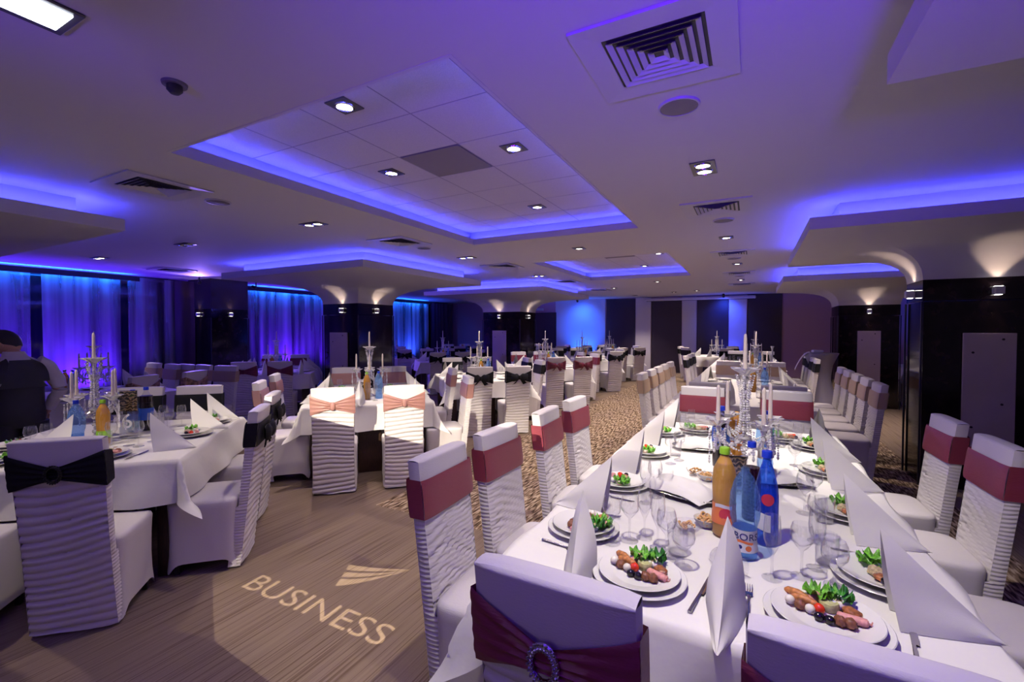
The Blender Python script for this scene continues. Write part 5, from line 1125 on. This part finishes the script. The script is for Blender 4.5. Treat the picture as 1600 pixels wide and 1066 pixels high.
# round table
t = thing('round_table', 'round table in the far right corner before the white wall strip', 'table', (-0.95, 15.3, 0))
obj('tabletop', B().lathe([(0.0, 0.72), (0.74, 0.72), (0.74, 0.745), (0.0, 0.745)], 40), 'wood', t); obj('pedestal', B().lathe([(0.28, 0.0), (0.06, 0.05), (0.05, 0.72)], 20), 'wood', t)
b = B(); b.lathe([(0.0, 0.752), (0.74, 0.752), (0.755, 0.745), (0.77, 0.6), (0.80, 0.45)], 96, wob=lambda a, z: 1 + (0.75 - min(z, 0.75)) * 0.13 * math.sin(a * 14)); b.f.pop(); b.m.pop()
tag(obj('tablecloth', b.mesh('tablecloth', 0), 'cloth', None, (-0.95, 15.3, 0)), 'white round tablecloth hanging in folds in the far right corner', 'tablecloth')
candelabra(-0.95, 15.3, 0.3, 'round table in the far right corner')
for i, a in enumerate((2.9, 3.9, 5.0, 1.2)):
    chair(-0.95 + 1.12 * math.cos(a), 15.3 + 1.12 * math.sin(a), a + PI / 2, 'black', 'flat', 'white chair with black sash around the round table, %s' % ('left', 'front left', 'front right', 'behind')[i], 'black-sash chairs')
for i, a in enumerate((3.6, 4.4)): napkin(-0.95 + 0.5 * math.cos(a), 15.3 + 0.5 * math.sin(a), a - PI / 2, 'white napkin standing on the round table, ' + ('left', 'right')[i], 'napkins on the round table')
# cocktail table with stretch cover
t = thing('cocktail_table', 'tall cocktail table in a violet-grey stretch cover by the far right pillar', 'table', (1.22, 10.9, 0))
obj('cover', B().lathe([(0.30, 0.0), (0.22, 0.3), (0.17, 0.6), (0.20, 0.85), (0.29, 1.06), (0.30, 1.09), (0.0, 1.095)], 32, wob=lambda a, z: 1 + 0.06 * math.cos(a * 4) * (1 if z < .5 else 0)), plain('grey_stretch_cover', (0.30, 0.27, 0.36), 0.5), t)
tag(obj('napkin_stack', B().box(-0.09, 0.09, -0.06, 0.06, 0, 0.05, bev=0.01), 'napkin', None, (1.16, 10.9, 1.096), 0.3), 'stack of white napkins on the tall cocktail table', 'napkins')
tag(obj('folded_cloth', B().grid(lambda u, v: (-0.25 * u - 0.1, 0.12 * (v - .5), 0.02 - 0.35 * u * u + 0.02 * math.sin(v * 9)), 10, 8).mesh('folded_cloth', 0), 'napkin', None, (1.12, 10.75, 1.08)), 'crumpled white cloth hanging off the cocktail table', 'cloth')
tag(obj('tall_vase', B().lathe([(0.05, 0.0), (0.02, 0.05), (0.018, 0.35), (0.045, 0.42), (0.043, 0.42), (0.0, 0.40)], 20), 'glass', None, (0.62, 12.2, TOPZ)) if False else obj('tall_vase', B().lathe([(0.05, 0.0), (0.02, 0.05), (0.018, 0.35), (0.045, 0.42), (0.0, 0.40)], 20), 'crystal', None, (0.42, 12.1, TOPZ)), 'slender pale glass vase at the far right table corner', 'vase')
# glimpse between the two right pillars
TN = table(3.5, 12.9, 1.3, 1.4, 0, 'table glimpsed between the right pillars', 16); chair(2.9, 11.7, 0, 'beige', 'knot', 'chair glimpsed between the two right pillars', 'beige-sash chairs')
px, py = 3.2, 12.5; bottle('juice', px, py, 0, 'petclear', 'orange', 0.284, 'capgreen', 'orange juice bottle glimpsed between the right pillars')

# ================================================================== waiter
def tubebody(pts, n=20, capped=True):
    """pts: (x,y,z,rx,ry) elliptical sections stacked along z"""
    b = B(); vs = []
    for (x, y, z, rx, ry) in pts:
        for i in range(n):
            a = 2 * PI * i / n; vs.append((x + rx * math.cos(a), y + ry * math.sin(a), z))
    fs = [(k * n + i, k * n + (i + 1) % n, (k + 1) * n + (i + 1) % n, (k + 1) * n + i) for k in range(len(pts) - 1) for i in range(n)]
    fs += [tuple(reversed(range(n))), tuple(range((len(pts) - 1) * n, len(pts) * n))]
    return b.add(vs, fs)
def skinned(name, joints, edges, mat, parent, sub=2):
    me = bpy.data.meshes.new(name); me.from_pydata([j[:3] for j in joints], edges, [])
    o = obj(name, me, mat, parent); md = o.modifiers.new('skin', 'SKIN'); md.use_smooth_shade = True; ms = o.modifiers.new('sub', 'SUBSURF'); ms.levels = sub; ms.render_levels = sub
    if not me.skin_vertices: me.attributes.new  # created with the modifier below
    if len(me.skin_vertices) == 0:
        bpy.context.view_layer.objects.active = o; bpy.ops.mesh.customdata_skin_add()
    for i, j in enumerate(joints):
        r = j[3] if isinstance(j[3], tuple) else (j[3], j[3]); me.skin_vertices[0].data[i].radius = r
    me.skin_vertices[0].data[0].use_root = True
    return o
# local frame: faces +Y, origin on the floor; head bowed forward
W_ = thing('person', 'waiter in white shirt and black vest bowing his head, hand at his pocket', 'person', (-5.50, 1.45, 0), math.radians(90)); W_.scale = (0.93, 0.93, 0.91)
J = [(0, 0.0, 0.95, (0.15, 0.10)), (0, 0.0, 1.12, (0.14, 0.10)), (0, 0.02, 1.30, (0.15, 0.10)), (0, 0.045, 1.41, (0.09, 0.07)), (0, 0.075, 1.47, 0.055), (0, 0.115, 1.525, 0.055),
     (0.17, 0.03, 1.345, 0.045), (0.268, -0.025, 1.12, 0.036), (0.225, 0.09, 0.92, 0.030), (-0.17, 0.03, 1.345, 0.045), (-0.224, 0.03, 1.12, 0.036), (-0.16, 0.25, 1.02, 0.030),
     (-0.10, 0, 0.86, 0.095), (-0.11, 0.01, 0.48, 0.062), (-0.11, -0.02, 0.09, 0.045), (-0.12, 0.13, 0.04, 0.035), (0.10, 0, 0.86, 0.095), (0.11, 0.01, 0.48, 0.062), (0.11, -0.02, 0.09, 0.045), (0.12, 0.13, 0.04, 0.035),
     (0.215, 0.115, 0.87, (0.038, 0.018)), (-0.155, 0.30, 0.99, (0.038, 0.018))]
Ed = [(0, 1), (1, 2), (2, 3), (3, 4), (4, 5), (2, 6), (6, 7), (7, 8), (2, 9), (9, 10), (10, 11), (0, 12), (12, 13), (13, 14), (14, 15), (0, 16), (16, 17), (17, 18), (18, 19), (8, 20), (11, 21)]
skinned('body', J, Ed, 'skin', W_)
for hx, hy, hz, sg in ((0.215, 0.115, 0.87, 1), (-0.155, 0.30, 0.99, -1)):
    for k in range(4): skinned('finger', [(hx + (k - 1.5) * 0.017, hy + .01, hz, 0.009), (hx + (k - 1.5) * 0.018, hy + 0.035, hz - 0.035, 0.0085), (hx + (k - 1.5) * 0.017, hy + 0.03, hz - 0.066 + (0.006 if k in (0, 3) else 0), 0.0075)], [(0, 1), (1, 2)], 'skin', W_, 1)
    skinned('thumb', [(hx - sg * 0.02, hy, hz + .01, 0.010), (hx - sg * 0.042, hy + 0.02, hz - 0.012, 0.0095), (hx - sg * 0.045, hy + 0.035, hz - 0.035, 0.008)], [(0, 1), (1, 2)], 'skin', W_, 1)
hr = Matrix.Rotation(math.radians(42), 3, 'Z') @ Matrix.Rotation(math.radians(-40), 3, 'X'); hc = Vector((-0.03, 0.150, 1.575))
def headf(q):   # q on unit sphere -> head surface
    x, y, z = q; r = Vector((x * 0.080, y * 0.102, z * 0.124))
    if z < 0: r.x *= 1 - 0.28 * (-z) ** 1.5; r.y *= 1 - 0.12 * (-z)
    if y > 0: r.y *= 1 - 0.06 * abs(z)
    return r
hb = B(); hb.ball((0, 0, 0), 1, 24, 18); hb.v = [tuple(hr @ headf(q) + hc) for q in hb.v]
nose = B().ball((0, 0, 0), (0.012, 0.020, 0.026), 10, 8); hb.add([tuple(hr @ (Vector(q) + Vector((0, 0.092, -0.018))) + hc) for q in nose.v], nose.f)
for sg in (-1, 1):
    e_ = B().ball((0, 0, 0), (0.010, 0.018, 0.030), 10, 8); hb.add([tuple(hr @ (Vector(q) + Vector((sg * 0.076, -0.005, -0.010))) + hc) for q in e_.v], e_.f)
for zz, rr_ in ((-0.055, 0.005), (-0.063, 0.006)):
    e_ = B().ball((0, 0, 0), (0.022, 0.007, rr_), 10, 6); hb.add([tuple(hr @ (Vector(q) + Vector((0, 0.082, zz))) + hc) for q in e_.v], e_.f)
obj('head', hb, 'skin', W_)
eb = B()
for sg in (-1, 1):
    e_ = B().ball((0, 0, 0), (0.012, 0.007, 0.006), 10, 6); eb.add([tuple(hr @ (Vector(q) + Vector((sg * 0.030, 0.084, 0.006))) + hc) for q in e_.v], e_.f)
    e_ = B().ball((0, 0, 0), (0.018, 0.006, 0.004), 10, 6); eb.add([tuple(hr @ (Vector(q) + Vector((sg * 0.030, 0.088, 0.024))) + hc) for q in e_.v], e_.f)
obj('eyes', eb, 'black_plastic', W_)
ha = B(); ha.ball((0, 0, 0), 1, 28, 18)
hv = []
for q in ha.v:
    x, y, z = q; keep = (z > 0.28 - 0.1 * y) if y > 0 else (z > -1.05 + 0.95 * (1 + y)); k = 1.10 if keep else 0.93
    hv.append(tuple(hr @ (headf(q) * (k + 0.03 * noise.noise(Vector(q) * 6)) + Vector((0, -0.002, 0.004))) + hc))
ha.v = hv; obj('hair', ha, 'hair', W_)
sh = B().add(*(lambda b_: (b_.v, b_.f))(tubebody([(0, 0, 0.93, 0.175, 0.125), (0, 0, 1.02, 0.170, 0.122), (0, 0.005, 1.15, 0.172, 0.122), (0, 0.02, 1.30, 0.198, 0.128), (0, 0.03, 1.38, 0.190, 0.118), (0, 0.045, 1.43, 0.13, 0.092), (0, 0.06, 1.462, 0.075, 0.072), (0, 0.07, 1.49, 0.068, 0.068)])))
obj('shirt', sh, 'shirt', W_)
obj('collar', B().add(*(lambda b_: (b_.v, b_.f))(tubebody([(0, 0.055, 1.445, 0.088, 0.085), (0, 0.07, 1.475, 0.080, 0.078), (0, 0.08, 1.50, 0.070, 0.070)]))), 'shirt', W_)
for sg in (-1, 1):
    if sg > 0: P = [(0.14, 0.03, 1.39), (0.20, 0.025, 1.35), (0.255, -0.01, 1.23), (0.275, -0.025, 1.12), (0.255, 0.03, 1.03), (0.225, 0.085, 0.94)]
    else: P = [(-0.155, 0.03, 1.385), (-0.195, 0.03, 1.34), (-0.225, 0.03, 1.22), (-0.228, 0.03, 1.11), (-0.205, 0.12, 1.06), (-0.17, 0.23, 1.025)]
    P = smooth(P, 4); n = len(P); obj('sleeve', B().tube(P, [0.070 + 0.004 * math.sin(i * 1.7) - 0.024 * (i / (n - 1)) for i in range(n)], 16), 'shirt', W_)
vst = tubebody([(0, 0, 0.90, 0.178, 0.134), (0, 0, 1.0, 0.174, 0.130), (0, 0.005, 1.12, 0.176, 0.127), (0, 0.012, 1.19, 0.182, 0.130)], 28)
def strap(sg):
    def f(u, v):     # armholed upper part: from chest over the shoulder to the back
        a = PI * v; wv = 0.055; x = sg * (0.075 + 0.105 * u * (1 - 0.35 * math.sin(a)));
        return (x, 0.02 + 0.140 * math.cos(a), 1.22 + 0.225 * math.sin(a) ** 0.6 - 0.045 * u * math.sin(a))
    return f
for sg in (-1, 1): vst.grid(strap(sg), 6, 20)
vst.grid(lambda u, v: ((2 * u - 1) * (0.165 - 0.09 * v ** 0.6), 0.02 - 0.152 + 0.040 * v * v, 1.17 + 0.255 * v), 10, 8)
obj('vest', vst, 'vest', W_)
tr = B()
tr.add(*(lambda b_: (b_.v, b_.f))(tubebody([(0, -.005, 0.98, 0.176, 0.125), (0, -.005, 0.90, 0.182, 0.135), (0, 0, 0.80, 0.18, 0.125)][::-1])))
for sg in (-1, 1): tr.add(*(lambda b_: (b_.v, b_.f))(tubebody([(sg * 0.11, 0, 0.06, 0.085, 0.095), (sg * 0.11, 0.01, 0.3, 0.088, 0.09), (sg * 0.11, 0.012, 0.5, 0.092, 0.095), (sg * 0.095, 0, 0.84, 0.105, 0.125)])))
obj('trousers', tr, 'vest', W_)
for sg in (-1, 1): obj('shoe', B().ball((sg * 0.12, 0.07, 0.04), (0.048, 0.14, 0.045), 16, 10), 'black_plastic', W_)

# ---- tell look-alikes apart by their order in view
def screen_x(o):
    v = camo.matrix_world.inverted() @ o.matrix_world.translation; return v.x / max(0.01, -v.z)
bpy.context.view_layer.update()
by = {}
for o in S.objects:
    if o.parent is None and o.get('label'): by.setdefault(o['label'], []).append(o)
NTH = ['first', 'second', 'third', 'fourth', 'fifth', 'sixth', 'seventh', 'eighth', 'ninth', 'tenth', 'eleventh', 'twelfth']
for lab, os_ in by.items():
    if 1 < len(os_) <= 12:
        os_.sort(key=screen_x)
        for i, o in enumerate(os_):
            nm_ = ('left', 'right')[i] + ' one' if len(os_) == 2 else NTH[i] + ' from left'
            o['label'] = lab + ', ' + nm_
